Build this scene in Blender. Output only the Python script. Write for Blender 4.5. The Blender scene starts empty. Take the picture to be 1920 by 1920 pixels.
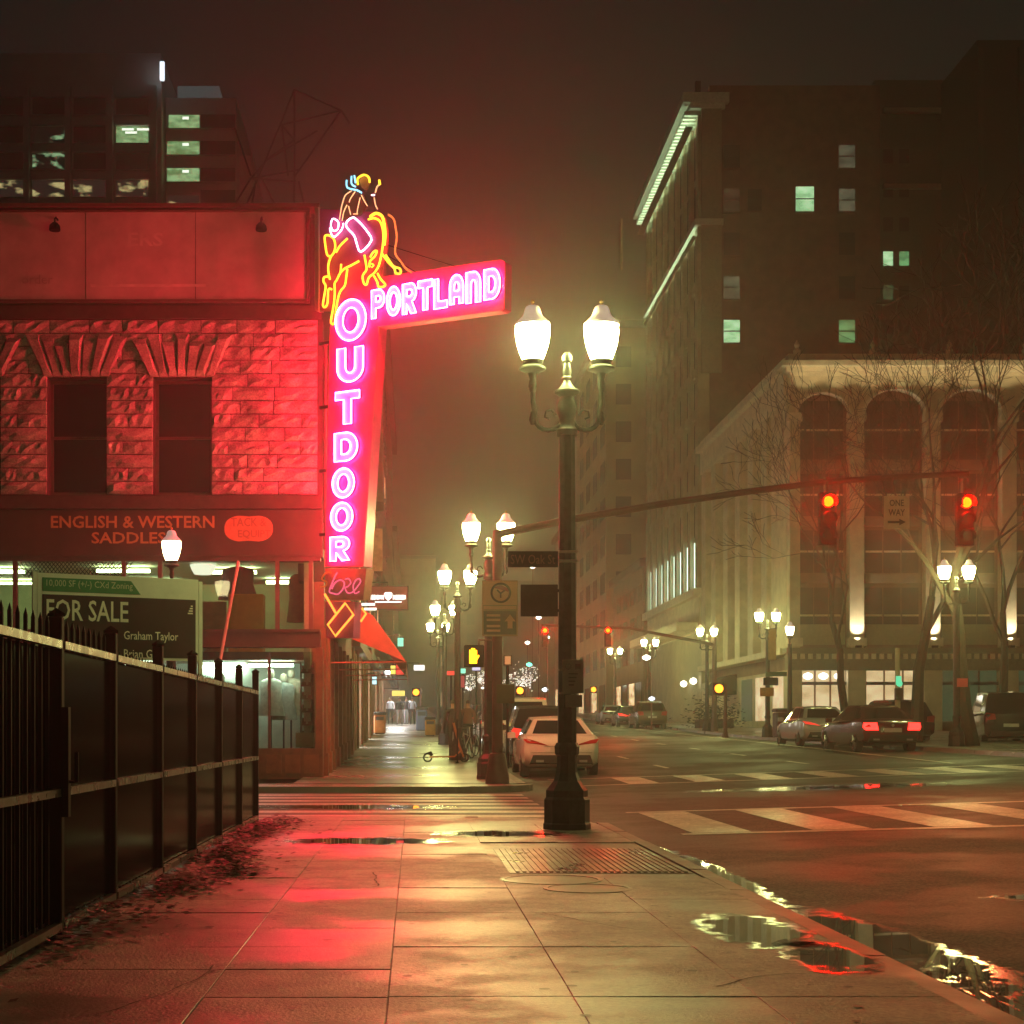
import bpy, bmesh, math, random
from mathutils import Vector, Matrix, noise as mnoise
random.seed(7)
PI = math.pi
S = bpy.context.scene
C = S.collection
# ------------------------------------------------------------------ camera, sky, exposure
CAMZ = 1.06
FPX, VX, VY = 3000.0, 775.0, 1370.0          # focal length and vanishing point measured on the photograph
cam = bpy.data.objects.new('camera', bpy.data.cameras.new('camera')); C.objects.link(cam)
cam.location = (0, 0, CAMZ); cam.rotation_euler = (PI/2, 0, 0)
cam.data.sensor_width = 36; cam.data.lens = FPX/1920*36
cam.data.shift_x = (960-VX)/1920; cam.data.shift_y = (VY-960)/1920
cam.data.clip_start = .05; cam.data.clip_end = 3000
S.camera = cam
W = bpy.data.worlds.new('World'); S.world = W; W.use_nodes = True
wn = W.node_tree; wn.nodes.clear()
wo = wn.nodes.new('ShaderNodeOutputWorld'); wb = wn.nodes.new('ShaderNodeBackground')
sk = wn.nodes.new('ShaderNodeTexSky'); sk.sky_type = 'NISHITA'; sk.sun_disc = False
sk.sun_elevation = math.radians(-4); sk.sun_rotation = math.radians(250)
mx = wn.nodes.new('ShaderNodeMix'); mx.data_type = 'RGBA'; mx.inputs[0].default_value = .9
mx.inputs[7].default_value = (.098, .120, .095, 1)    # low cloud lit by the city
wn.links.new(sk.outputs[0], mx.inputs[6]); wn.links.new(mx.outputs[2], wb.inputs[0])
wb.inputs[1].default_value = .12
wn.links.new(wb.outputs[0], wo.inputs[0])
S.view_settings.view_transform = 'Standard'; S.view_settings.look = 'None'
S.view_settings.exposure = -0.52; S.view_settings.gamma = 1.0; S.view_settings.use_curve_mapping = False
cy = S.cycles
cy.use_denoising = True; cy.denoiser = 'OPENIMAGEDENOISE'
cy.max_bounces = 4; cy.diffuse_bounces = 1; cy.glossy_bounces = 2; cy.transmission_bounces = 2
cy.volume_bounces = 0; cy.transparent_max_bounces = 8
cy.caustics_reflective = False; cy.caustics_refractive = False
cy.sample_clamp_indirect = 4.0; cy.sample_clamp_direct = 0.0
cy.use_light_tree = True
cy.use_adaptive_sampling = True; cy.adaptive_threshold = .02; cy.adaptive_min_samples = 48
LAMP = 250.0      # radiance of a street-lamp globe
NEON = 640.0       # radiance of a neon tube
HAZE = .0022

# ------------------------------------------------------------------ helpers
def px(x, y, D):
    return Vector(((x-VX)*D/FPX, D, CAMZ-(y-VY)*D/FPX))
def lerp(a, b, t): return a+(b-a)*t
def interp(tab, v):
    if v <= tab[0][0]: return tab[0][1]
    for (a, b), (c, d) in zip(tab, tab[1:]):
        if v <= c: return b+(d-b)*(v-a)/(c-a)
    return tab[-1][1]
ZL = [(-60, 0), (31, 0), (38, .08), (50, .28), (62, .5), (78, .85), (100, 1.42), (130, 2.0), (200, 3.4), (420, 7.8)]
ZR = [(-60, .2), (0, .25), (20, .34), (31, .44), (48, .58), (70, .78), (85, 1.05), (95, 1.28), (107, 1.45), (130, 1.95), (200, 3.35), (420, 7.75)]
KX0, KX1 = 2.26, 15.2          # street faces of the two kerbs
def pave(X, Y):               # level of the pavements; the road lies a kerb below
    t = min(1, max(0, (X-KX0)/(KX1-KX0)))
    return lerp(interp(ZL, Y), interp(ZR, Y), t)
KERB = .12
def road_z(X, Y): return pave(X, Y)-KERB

class MB:
    def __init__(s): s.v = []; s.f = []; s.m = []; s.mi = 0
    def quad(s, a, b, c, d):
        n = len(s.v); s.v += [Vector(a), Vector(b), Vector(c), Vector(d)]; s.f.append((n, n+1, n+2, n+3)); s.m.append(s.mi); return s
    def poly(s, pts):
        n = len(s.v); s.v += [Vector(p) for p in pts]; s.f.append(tuple(range(n, n+len(pts)))); s.m.append(s.mi); return s
    def box(s, x0, x1, y0, y1, z0, z1):
        n = len(s.v)
        s.v += [Vector(p) for p in ((x0,y0,z0),(x1,y0,z0),(x1,y1,z0),(x0,y1,z0),(x0,y0,z1),(x1,y0,z1),(x1,y1,z1),(x0,y1,z1))]
        for f in ((0,3,2,1),(4,5,6,7),(0,1,5,4),(1,2,6,5),(2,3,7,6),(3,0,4,7)):
            s.f.append(tuple(n+i for i in f)); s.m.append(s.mi)
        return s
    def bbox(s, x0, x1, y0, y1, z0, z1, b=.02):     # box with chamfered vertical and top edges
        n = len(s.v)
        def ring(i, z):
            return [Vector(p) for p in ((x0+i+b,y0+i,z),(x1-i-b,y0+i,z),(x1-i,y0+i+b,z),(x1-i,y1-i-b,z),(x1-i-b,y1-i,z),(x0+i+b,y1-i,z),(x0+i,y1-i-b,z),(x0+i,y0+i+b,z))]
        rs = [ring(0, z0), ring(0, z1-b), ring(b, z1)]
        s.rings(rs, True); return s
    def rings(s, rs, cap=True):
        n = len(s.v); k = len(rs[0])
        for r in rs: s.v += [Vector(p) for p in r]
        for i in range(len(rs)-1):
            for j in range(k):
                a = n+i*k+j; b = n+i*k+(j+1) % k
                s.f.append((a, b, b+k, a+k)); s.m.append(s.mi)
        if cap:
            s.f.append(tuple(n+j for j in reversed(range(k)))); s.m.append(s.mi)
            s.f.append(tuple(n+(len(rs)-1)*k+j for j in range(k))); s.m.append(s.mi)
        return s
    def lathe(s, prof, c=(0,0,0), seg=16, cap=True):
        rs = []
        for r, z in prof:
            rs.append([Vector((c[0]+r*math.cos(2*PI*j/seg), c[1]+r*math.sin(2*PI*j/seg), c[2]+z)) for j in range(seg)])
        return s.rings(rs, cap)
    def tube(s, pts, r, seg=6, closed=False, cap=True):
        pts = [Vector(p) for p in pts]
        if closed and (pts[0]-pts[-1]).length < 1e-6: pts = pts[:-1]
        N = len(pts); rad = r if isinstance(r, (list, tuple)) else [r]*N
        rs = []; up0 = None
        for i, p in enumerate(pts):
            a = pts[(i-1) % N] if (closed or i > 0) else p
            b = pts[(i+1) % N] if (closed or i < N-1) else p
            t = (b-a)
            if t.length < 1e-9: t = Vector((0,0,1))
            t.normalize()
            if up0 is None:
                ref = Vector((0,0,1)) if abs(t.z) < .9 else Vector((0,1,0))
                n1 = t.cross(ref).normalized()
            else:
                n1 = (up0 - t*up0.dot(t))
                if n1.length < 1e-5: n1 = t.orthogonal()
                n1.normalize()
            up0 = n1; n2 = t.cross(n1)
            rs.append([p+(n1*math.cos(2*PI*j/seg)+n2*math.sin(2*PI*j/seg))*rad[i] for j in range(seg)])
        if closed:
            n = len(s.v)
            for q in rs: s.v += q
            for i in range(N):
                for j in range(seg):
                    a = n+i*seg+j; b = n+i*seg+(j+1) % seg
                    c = n+((i+1) % N)*seg+j; d = n+((i+1) % N)*seg+(j+1) % seg
                    s.f.append((a, b, d, c)); s.m.append(s.mi)
        else: s.rings(rs, cap)
        return s
    def prism(s, pts, off):       # polygon extruded along a vector
        off = Vector(off); return s.rings([[Vector(p) for p in pts], [Vector(p)+off for p in pts]], True)
    def disc(s, c, r, axis='z', seg=20):
        c = Vector(c)
        e1, e2 = {'z': ((1,0,0),(0,1,0)), 'y': ((1,0,0),(0,0,1)), 'x': ((0,1,0),(0,0,1))}[axis]
        return s.poly([c+Vector(e1)*r*math.cos(2*PI*j/seg)+Vector(e2)*r*math.sin(2*PI*j/seg) for j in range(seg)])
    def mesh(s, name, mats, mat=None, smooth=False):
        me = bpy.data.meshes.new(name)
        vs = [mat @ v for v in s.v] if mat else s.v
        me.from_pydata([tuple(v) for v in vs], [], s.f)
        for m in mats: me.materials.append(m)
        if len(mats) > 1: me.polygons.foreach_set('material_index', s.m)
        if smooth: me.polygons.foreach_set('use_smooth', [True]*len(me.polygons))
        me.update(); return me
    def build(s, name, mats, parent=None, world=True, smooth=False, recalc=True):
        mats = mats if isinstance(mats, (list, tuple)) else [mats]
        inv = WM[parent.name].inverted() if (parent is not None and world) else None
        me = s.mesh(name, mats, inv, smooth)
        if recalc:
            bm = bmesh.new(); bm.from_mesh(me); bmesh.ops.recalc_face_normals(bm, faces=bm.faces); bm.to_mesh(me); bm.free()
        if smooth:
            try: me.set_sharp_from_angle(angle=math.radians(38))
            except Exception: pass
        return link(name, me, parent)
WM = {}
def link(name, data, parent=None, loc=(0,0,0), rot=(0,0,0), scale=(1,1,1)):
    o = bpy.data.objects.new(name, data); C.objects.link(o)
    o.location = loc; o.rotation_euler = rot; o.scale = scale
    if parent is not None: o.parent = parent
    m = Matrix.Translation(loc) @ Matrix.Rotation(rot[2], 4, 'Z') if rot[0] == 0 and rot[1] == 0 else Matrix.Translation(loc)
    WM[o.name] = (WM[parent.name] @ m) if parent is not None else m
    return o
def tag(o, label, cat, group=None):
    o['label'] = label; o['category'] = cat
    if group: o['group'] = group
    return o
def thing(name, label, cat, loc=(0,0,0), rotz=0, group=None):
    o = link(name, None, None, loc, (0,0,rotz)); o.empty_display_size = .2
    return tag(o, label, cat, group)
def kind(o, k): o['kind'] = k; return o
def copy_tree(o, parent=None):
    c = o.copy(); C.objects.link(c); c.parent = parent
    WM[c.name] = WM[o.name].copy()
    for ch in list(o.children): copy_tree(ch, c)
    return c
def dup(root, loc, rotz=0, label=None):
    c = copy_tree(root); c.location = loc; c.rotation_euler = (0,0,rotz)
    if label: c['label'] = label
    return c

# ------------------------------------------------------------------ materials
MATS = {}
def mat(name, col, rough=.6, metal=0, var=.25, nscale=6, bump=0, bscale=40, spec=.5, emit=None, estr=0, wear=None, rvar=0, coord='Object', sample=True, coat=0, alpha=None, fine=None):
    if name in MATS: return MATS[name]
    m = bpy.data.materials.new(name); m.use_nodes = True; MATS[name] = m
    nt = m.node_tree; b = nt.nodes['Principled BSDF']; L = nt.links.new
    col = tuple(col)+(1,)
    b.inputs['Roughness'].default_value = rough; b.inputs['Metallic'].default_value = metal
    b.inputs['Specular IOR Level'].default_value = spec; b.inputs['Coat Weight'].default_value = coat
    tc = nt.nodes.new('ShaderNodeTexCoord') if coord != 'Position' else nt.nodes.new('ShaderNodeNewGeometry')
    if var or wear or rvar:
        n = nt.nodes.new('ShaderNodeTexNoise'); n.inputs['Scale'].default_value = nscale; n.inputs['Detail'].default_value = 6; n.inputs['Roughness'].default_value = .62
        L(tc.outputs[coord], n.inputs['Vector'])
        mxn = nt.nodes.new('ShaderNodeMix'); mxn.data_type = 'RGBA'
        rp = nt.nodes.new('ShaderNodeMapRange'); rp.inputs[1].default_value = .3; rp.inputs[2].default_value = .7
        L(n.outputs[0], rp.inputs[0]); L(rp.outputs[0], mxn.inputs[0])
        w = wear if wear else tuple(c*(1+var) for c in col[:3])
        mxn.inputs[6].default_value = tuple(c*(1-var) for c in col[:3])+(1,)
        mxn.inputs[7].default_value = tuple(w)[:3]+(1,)
        if fine:
            n3 = nt.nodes.new('ShaderNodeTexNoise'); n3.inputs['Scale'].default_value = fine[0]; n3.inputs['Detail'].default_value = 4; n3.inputs['Roughness'].default_value = .75
            r3 = nt.nodes.new('ShaderNodeMapRange'); r3.inputs[1].default_value = .3; r3.inputs[2].default_value = .7; r3.inputs[3].default_value = 1-fine[1]; r3.inputs[4].default_value = 1+fine[1]
            m3 = nt.nodes.new('ShaderNodeVectorMath'); m3.operation = 'SCALE'
            L(tc.outputs[coord], n3.inputs['Vector']); L(n3.outputs[0], r3.inputs[0]); L(mxn.outputs[2], m3.inputs[0]); L(r3.outputs[0], m3.inputs['Scale']); L(m3.outputs[0], b.inputs['Base Color'])
        else: L(mxn.outputs[2], b.inputs['Base Color'])
        if rvar:
            rr = nt.nodes.new('ShaderNodeMapRange'); rr.inputs[1].default_value = .3; rr.inputs[2].default_value = .7
            rr.inputs[3].default_value = max(.02, rough-rvar); rr.inputs[4].default_value = min(1, rough+rvar)
            n2 = nt.nodes.new('ShaderNodeTexNoise'); n2.inputs['Scale'].default_value = nscale*.45; n2.inputs['Detail'].default_value = 5
            L(tc.outputs[coord], n2.inputs['Vector']); L(n2.outputs[0], rr.inputs[0]); L(rr.outputs[0], b.inputs['Roughness'])
    else: b.inputs['Base Color'].default_value = col
    if bump:
        bn = nt.nodes.new('ShaderNodeTexNoise'); bn.inputs['Scale'].default_value = bscale; bn.inputs['Detail'].default_value = 5
        bp = nt.nodes.new('ShaderNodeBump'); bp.inputs['Strength'].default_value = bump; bp.inputs['Distance'].default_value = .012
        L(tc.outputs[coord], bn.inputs['Vector']); L(bn.outputs[0], bp.inputs['Height']); L(bp.outputs[0], b.inputs['Normal'])
    if emit:
        b.inputs['Emission Color'].default_value = tuple(emit)+(1,); b.inputs['Emission Strength'].default_value = estr
        if not sample: m.cycles.emission_sampling = 'NONE'
    return m
def emat(name, col, st, sample=True):           # something that gives off light
    if name in MATS: return MATS[name]
    m = bpy.data.materials.new(name); m.use_nodes = True; MATS[name] = m
    nt = m.node_tree; nt.nodes.clear()
    e = nt.nodes.new('ShaderNodeEmission'); e.inputs[0].default_value = tuple(col)+(1,); e.inputs[1].default_value = st
    o = nt.nodes.new('ShaderNodeOutputMaterial'); nt.links.new(e.outputs[0], o.inputs[0])
    m.cycles.emission_sampling = 'FRONT' if sample else 'NONE'
    return m
def litwin(name, c1, c2, st, sc=1.2, sample=False):    # a lit window: uneven light from the room, blinds, fittings
    if name in MATS: return MATS[name]
    m = mat(name, (.02,.025,.02), .12, var=0, emit=c1, estr=st, sample=sample)
    nt = m.node_tree; b = nt.nodes['Principled BSDF']; L = nt.links.new
    tc = nt.nodes.new('ShaderNodeTexCoord'); n = nt.nodes.new('ShaderNodeTexNoise'); n.inputs['Scale'].default_value = sc; n.inputs['Detail'].default_value = 3
    mp = nt.nodes.new('ShaderNodeMapping'); mp.inputs['Scale'].default_value = (1, 1, 2.2)
    ob = nt.nodes.new('ShaderNodeObjectInfo'); ad = nt.nodes.new('ShaderNodeVectorMath'); ad.operation = 'ADD'
    L(tc.outputs['Object'], mp.inputs[0]); L(mp.outputs[0], ad.inputs[0]); L(ob.outputs['Location'], ad.inputs[1]); L(ad.outputs[0], n.inputs['Vector'])
    r = nt.nodes.new('ShaderNodeValToRGB'); r.color_ramp.elements[0].position = .36; r.color_ramp.elements[1].position = .62
    r.color_ramp.elements[0].color = tuple(c2)+(1,); r.color_ramp.elements[1].color = tuple(c1)+(1,)
    L(n.outputs[0], r.inputs[0]); L(r.outputs[0], b.inputs['Emission Color'])
    return m
def glass(name, tint=(.8,.85,.8), refl=.08):
    if name in MATS: return MATS[name]
    m = bpy.data.materials.new(name); m.use_nodes = True; MATS[name] = m
    nt = m.node_tree; nt.nodes.clear(); L = nt.links.new
    t = nt.nodes.new('ShaderNodeBsdfTransparent'); t.inputs[0].default_value = tuple(tint)+(1,)
    g = nt.nodes.new('ShaderNodeBsdfGlossy'); g.inputs['Roughness'].default_value = .03
    f = nt.nodes.new('ShaderNodeFresnel'); f.inputs[0].default_value = 1.45
    x = nt.nodes.new('ShaderNodeMixShader'); o = nt.nodes.new('ShaderNodeOutputMaterial')
    L(f.outputs[0], x.inputs[0]); L(t.outputs[0], x.inputs[1]); L(g.outputs[0], x.inputs[2]); L(x.outputs[0], o.inputs[0])
    return m
_dg = None
def text_mesh(body, w, h, bold=0.0, extrude=.004, shear=0):
    cu = bpy.data.curves.new('t', 'FONT'); cu.body = body; cu.size = 1; cu.offset = bold; cu.extrude = 0; cu.resolution_u = 2; cu.shear = shear
    o = bpy.data.objects.new('t', cu); C.objects.link(o)
    bpy.context.view_layer.update()
    me = bpy.data.meshes.new_from_object(o.evaluated_get(bpy.context.evaluated_depsgraph_get()))
    bpy.data.objects.remove(o)
    xs = [v.co.x for v in me.vertices]; ys = [v.co.y for v in me.vertices]
    x0, x1, y0, y1 = min(xs), max(xs), min(ys), max(ys)
    for v in me.vertices:
        v.co = Vector(((v.co.x-x0)/(x1-x0)*w, 0, (v.co.y-y0)/(y1-y0)*h))
    return me
def text(name, body, m, parent, at, w, h, bold=0.0, rotz=0, shear=0):     # lettering facing -Y, lower-left corner at `at` (parent space)
    me = text_mesh(body, w, h, bold, shear=shear); me.materials.append(m)
    o = link(name, me, parent, at, (0,0,rotz)); return o
def fz(o): return o

# shared materials
def wet_ground(name, dry, wet, r_dry, r_wet, big, bump, bscale, fine, stain=0.0, spec=.7):
    m = mat(name, dry, r_dry, var=0); nt = m.node_tree; b = nt.nodes['Principled BSDF']; L = nt.links.new
    g = nt.nodes.new('ShaderNodeNewGeometry')
    def noise(sc, det=5, ro=.6):
        n = nt.nodes.new('ShaderNodeTexNoise'); n.inputs['Scale'].default_value = sc; n.inputs['Detail'].default_value = det; n.inputs['Roughness'].default_value = ro
        L(g.outputs['Position'], n.inputs['Vector']); return n.outputs[0]
    def rng(x, a, b_, c, d):
        r = nt.nodes.new('ShaderNodeMapRange'); r.interpolation_type = 'SMOOTHSTEP'
        for i, v in enumerate((a, b_, c, d)): r.inputs[i+1].default_value = v
        L(x, r.inputs[0]); return r.outputs[0]
    wetm = rng(noise(big, 6, .62), .40, .60, 0, 1)
    mx_ = nt.nodes.new('ShaderNodeMix'); mx_.data_type = 'RGBA'; mx_.inputs[6].default_value = tuple(dry)+(1,); mx_.inputs[7].default_value = tuple(wet)+(1,); L(wetm, mx_.inputs[0])
    f = rng(noise(fine[0], 4, .75), .28, .72, 1-fine[1], 1+fine[1])
    st = rng(noise(7.0, 3, .5), .66, .72, 1, 1-stain)
    st2 = rng(noise(3.1, 8, .7), .35, .65, 1-stain*.7, 1+stain*.5)
    def mul(p, q):
        k = nt.nodes.new('ShaderNodeMath'); k.operation = 'MULTIPLY'; L(p, k.inputs[0]); L(q, k.inputs[1]); return k.outputs[0]
    sc = nt.nodes.new('ShaderNodeVectorMath'); sc.operation = 'SCALE'; L(mx_.outputs[2], sc.inputs[0]); L(mul(mul(f, st), st2), sc.inputs['Scale']); L(sc.outputs[0], b.inputs['Base Color'])
    L(rng(wetm, 0, 1, r_dry, r_wet), b.inputs['Roughness'])
    bp = nt.nodes.new('ShaderNodeBump'); bp.inputs['Distance'].default_value = .012; L(noise(bscale, 4, .6), bp.inputs['Height']); L(rng(wetm, 0, 1, bump, bump*.35), bp.inputs['Strength']); L(bp.outputs[0], b.inputs['Normal'])
    b.inputs['Specular IOR Level'].default_value = spec
    return m
M_conc = wet_ground('wet_concrete', (.24,.220,.180), (.14,.128,.105), .52, .36, .45, .7, 60, (34, .42), .55)
M_asph = wet_ground('wet_asphalt', (.088,.082,.066), (.055,.051,.042), .66, .50, .32, 1.0, 42, (40, .95), .35, .28)
M_kerb = mat('kerb_granite', (.20,.155,.125), .42, var=.25, nscale=5, bump=.25, bscale=60, rvar=.1)
M_paint = mat('road_paint', (.40,.37,.30), .42, var=.12, nscale=1.6, bump=.4, bscale=50, rvar=.12, coord='Position', wear=(.62,.58,.47), fine=(16, .55))
M_dirt = mat('lot_dirt', (.05,.043,.035), .9, var=.4, nscale=4, bump=.6, bscale=30)
M_water = mat('standing_water', (.006,.007,.007), .03, var=0, spec=.5, bump=.02, bscale=9)
M_black = mat('black_steel', (.004,.004,.006), .6, var=.3, nscale=20, spec=.06)
M_lamp_iron = mat('lamp_iron', (.035,.036,.032), .45, var=.35, nscale=14, bump=.12, bscale=60, spec=.4)
M_lamp_cap = mat('lamp_cap_paint', (.72,.62,.56), .5, var=.12, nscale=14)
M_globe = emat('lamp_globe', (.93,1,.33), LAMP)
M_capglow = mat('frosted_lamp_dome', (.8,.7,.66), .4, var=.05, emit=(1,.66,.58), estr=.45, sample=False)
# ------------------------------------------------------------------ ground
def strip(x0, x1, ys, zf, dz, nx=1):
    b = MB()
    for i in range(nx):
        a0 = lerp(x0, x1, i/nx); a1 = lerp(x0, x1, (i+1)/nx)
        for y0, y1 in zip(ys, ys[1:]):
            b.quad((a0,y0,zf(a0,y0)+dz),(a1,y0,zf(a1,y0)+dz),(a1,y1,zf(a1,y1)+dz),(a0,y1,zf(a0,y1)+dz))
    return b
def merge_verts(o):
    bm = bmesh.new(); bm.from_mesh(o.data); bmesh.ops.remove_doubles(bm, verts=bm.verts, dist=1e-4); bm.to_mesh(o.data); bm.free()
YS = [-60, -20, 0] + list(range(4, 32, 2)) + [31, 34, 38, 42, 46, 50, 56, 62, 70, 78, 85, 95, 100, 107, 115, 130, 160, 200, 300, 420, 900]
XS = [-400, -60, -20, -2.2, KX0] + [KX0+(KX1-KX0)*i/8 for i in range(1, 9)] + [22, 40, 80, 500]
b = MB()
for x0, x1 in zip(XS, XS[1:]):
    for y0, y1 in zip(YS, YS[1:]):
        b.quad((x0,y0,road_z(x0,y0)),(x1,y0,road_z(x1,y0)),(x1,y1,road_z(x1,y1)),(x0,y1,road_z(x0,y1)))
road = kind(b.build('road', M_asph, recalc=False), 'structure'); merge_verts(road)

FX = -1.83                       # fence line
NEAR_END, FAR_START = 20.0, 30.3  # kerbs of the cross street
# near pavement: bed with a rounded corner, slabs, kerb stones
def corner_outline(xl, xr, y0, y1, r, n=8):
    pts = [(xl, y0), (xr, y0)]
    for i in range(n+1):
        a = PI/2*i/n; pts.append((xr-r+r*math.cos(a), y1-r+r*math.sin(a)))
    pts.append((xl, y1)); return pts
def sheet(pts, z0, z1): return MB().prism([(x, y, z0) for x, y in pts], (0,0,z1-z0))
pav = kind(sheet(corner_outline(-40, 2.1, -8, NEAR_END-.3, 1.3), -.119, -.007).build('pavement', M_conc), 'structure')
SL = .735
def slab_mesh(seed):
    rnd = random.Random(seed); g = .0015; b = MB(); t = .016; c = .0025
    b.rings([[(g,g,-.012),(SL-g,g,-.012),(SL-g,SL-g,-.012),(g,SL-g,-.012)],
             [(g,g,t-c-.012),(SL-g,g,t-c-.012),(SL-g,SL-g,t-c-.012),(g,SL-g,t-c-.012)],
             [(g+c,g+c,t-.013),(SL-g-c,g+c,t-.013),(SL-g-c,SL-g-c,t-.013),(g+c,SL-g-c,t-.013)]], True)
    return b.mesh('slab', [M_conc])
slabs = [slab_mesh(i) for i in range(3)]
X0s = -.10-2*SL-.26
for i in range(6):
    for j in range(24):
        x = -.10+(i-3)*SL; y = 7.83+(j-7)*SL
        if x+SL > 2.12: continue
        if x < FX-.4: continue
        if y+SL > NEAR_END-.35: continue
        if x+SL > 1.0 and y+SL > 18.5: continue
        if x+SL > .68 and x < 2.1 and y+SL > 11.9 and y < 14.5: continue      # the vault cover lies here
        link('slab', slabs[(i+j) % 3], pav, (x, y, random.uniform(-.0025, .0012)), (random.uniform(-.002,.002), random.uniform(-.002,.002), 0))
# kerb stones
kerb = kind(MB().box(2.12, 2.245, -8, 18.4, -.14, -.03).build('kerb', M_kerb), 'structure')
def kerb_stone(L, par, loc, rz):
    w = .152; g = .006
    prof = [(0,-.125),(w,-.125),(w-.004,-.02),(w-.022,.0),(.0,.003)]
    b = MB(); b.rings([[(p[0], g, p[1]) for p in prof], [(p[0], L-g, p[1]) for p in prof]], True)
    me = b.mesh('kerb_stone', [M_kerb]); return link('kerb_stone', me, par, loc, (0,0,rz))
for j in range(16):
    kerb_stone(1.55, kerb, (2.105, -6.4+1.55*j, random.uniform(-.004,.003)), random.uniform(-.002,.002)) if -6.4+1.55*(j+1) < 18.5 else None
b = MB(); n = 8; cxx, cyy, rr = 2.1-1.3, NEAR_END-.3-1.3, 1.3
prev = None
for i in range(n+1):
    a = PI/2*i/n
    r0, r1 = rr+.005, rr+.157
    sec = [(cxx+r0*math.cos(a), cyy+r0*math.sin(a), -.125), (cxx+r1*math.cos(a), cyy+r1*math.sin(a), -.125), (cxx+r1*math.cos(a), cyy+r1*math.sin(a), -.04-.03*math.sin(2*a)), (cxx+r0*math.cos(a), cyy+r0*math.sin(a), -.012)]
    if prev: b.rings([prev, sec], True)
    prev = sec
b.build('corner_kerb', M_kerb, kerb)
MB().box(-40, cxx-.003, NEAR_END-.3, NEAR_END, -.125, -.002).build('cross_street_kerb', M_kerb, kerb)

# vacant lot behind the fence
b = MB(); nx, ny = 30, 26
for i in range(nx):
    for j in range(ny):
        def P(i, j):
            X = lerp(-22, FX-.06, i/nx); Y = lerp(-8, NEAR_END-1.4, j/ny)
            return (X, Y, .01+.05*(mnoise.noise((X*.7, Y*.7, 3))+.4))
        b.quad(P(i,j), P(i+1,j), P(i+1,j+1), P(i,j+1))
kind(b.build('lot_ground', M_dirt, smooth=True), 'structure')

# far-left pavement and right pavement follow the rising street
YF = [FAR_START+1.6, 34, 38, 42, 46, 50, 56, 62, 70, 78, 85, 95, 100, 107, 115, 130, 160, 200, 300]
far_l = strip(-2.4, KX0-.02, YF, lambda X, Y: interp(ZL, Y), 0)
far_l.poly([(x, y, 0) for x, y in [(-40, FAR_START), (.8, FAR_START)] + [(.8+1.58*math.sin(PI/2*i/8), FAR_START+1.6-1.6*math.cos(PI/2*i/8)) for i in range(1, 9)] + [(-2.4, FAR_START+1.6), (-40, FAR_START+5)]])
for y0, y1 in zip(YF, YF[1:]):
    far_l.quad((KX0-.02,y0,interp(ZL,y0)),(KX0,y0,interp(ZL,y0)-KERB-.03),(KX0,y1,interp(ZL,y1)-KERB-.03),(KX0-.02,y1,interp(ZL,y1)))
cp = [(-40, FAR_START)] + [(.8+1.58*math.sin(PI/2*i/8), FAR_START+1.6-1.6*math.cos(PI/2*i/8)) for i in range(0, 9)]
for p, q in zip(cp, cp[1:]): far_l.quad((p[0],p[1],0),(p[0],p[1]-.01,-.15),(q[0],q[1]-.01,-.15),(q[0],q[1],0))
M_conc2 = mat('wet_concrete_far', (.27,.25,.21), .34, var=.25, nscale=.9, bump=.15, bscale=30, rvar=.16)
kind(far_l.build('pavement_left', M_conc2, recalc=False), 'structure')
kl = MB()
for y0, y1 in zip(YF, YF[1:]):
    kl.quad((KX0-.19,y0,interp(ZL,y0)+.004),(KX0-.015,y0,interp(ZL,y0)+.004),(KX0-.015,y1,interp(ZL,y1)+.004),(KX0-.19,y1,interp(ZL,y1)+.004))
kind(kl.build('kerb_left', M_kerb, recalc=False), 'structure')
YR = [-20, 0, 10, 18.5]; YR2 = [32, 38, 42, 48, 56, 62, 70, 78, 85, 95, 107, 130, 160, 200, 300]
pr = strip(KX1, 60, YR, lambda X, Y: pave(16, Y), 0); 
pr2 = strip(KX1, 70, YR2, lambda X, Y: pave(16, Y), 0)
for seq in (YR, YR2):
    for y0, y1 in zip(seq, seq[1:]):
        pr2.quad((KX1,y0,pave(16,y0)),(KX1-.02,y0,pave(16,y0)-.15),(KX1-.02,y1,pave(16,y1)-.15),(KX1,y1,pave(16,y1)))
pr2.quad((KX1,32,pave(16,32)),(70,32,pave(16,32)),(70,31.98,pave(16,32)-.15),(KX1,31.98,pave(16,32)-.15))
pr2.v += []
o = kind(pr2.build('pavement_right', M_conc2, recalc=False), 'structure')
kind(pr.build('pavement_right_near', M_conc2, recalc=False), 'structure')
kr = MB()
for y0, y1 in zip(YR2, YR2[1:]):
    kr.quad((KX1+.01,y0,pave(16,y0)+.004),(KX1+.2,y0,pave(16,y0)+.004),(KX1+.2,y1,pave(16,y1)+.004),(KX1+.01,y1,pave(16,y1)+.004))
kind(kr.build('kerb_right', M_kerb, recalc=False), 'structure')

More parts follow.
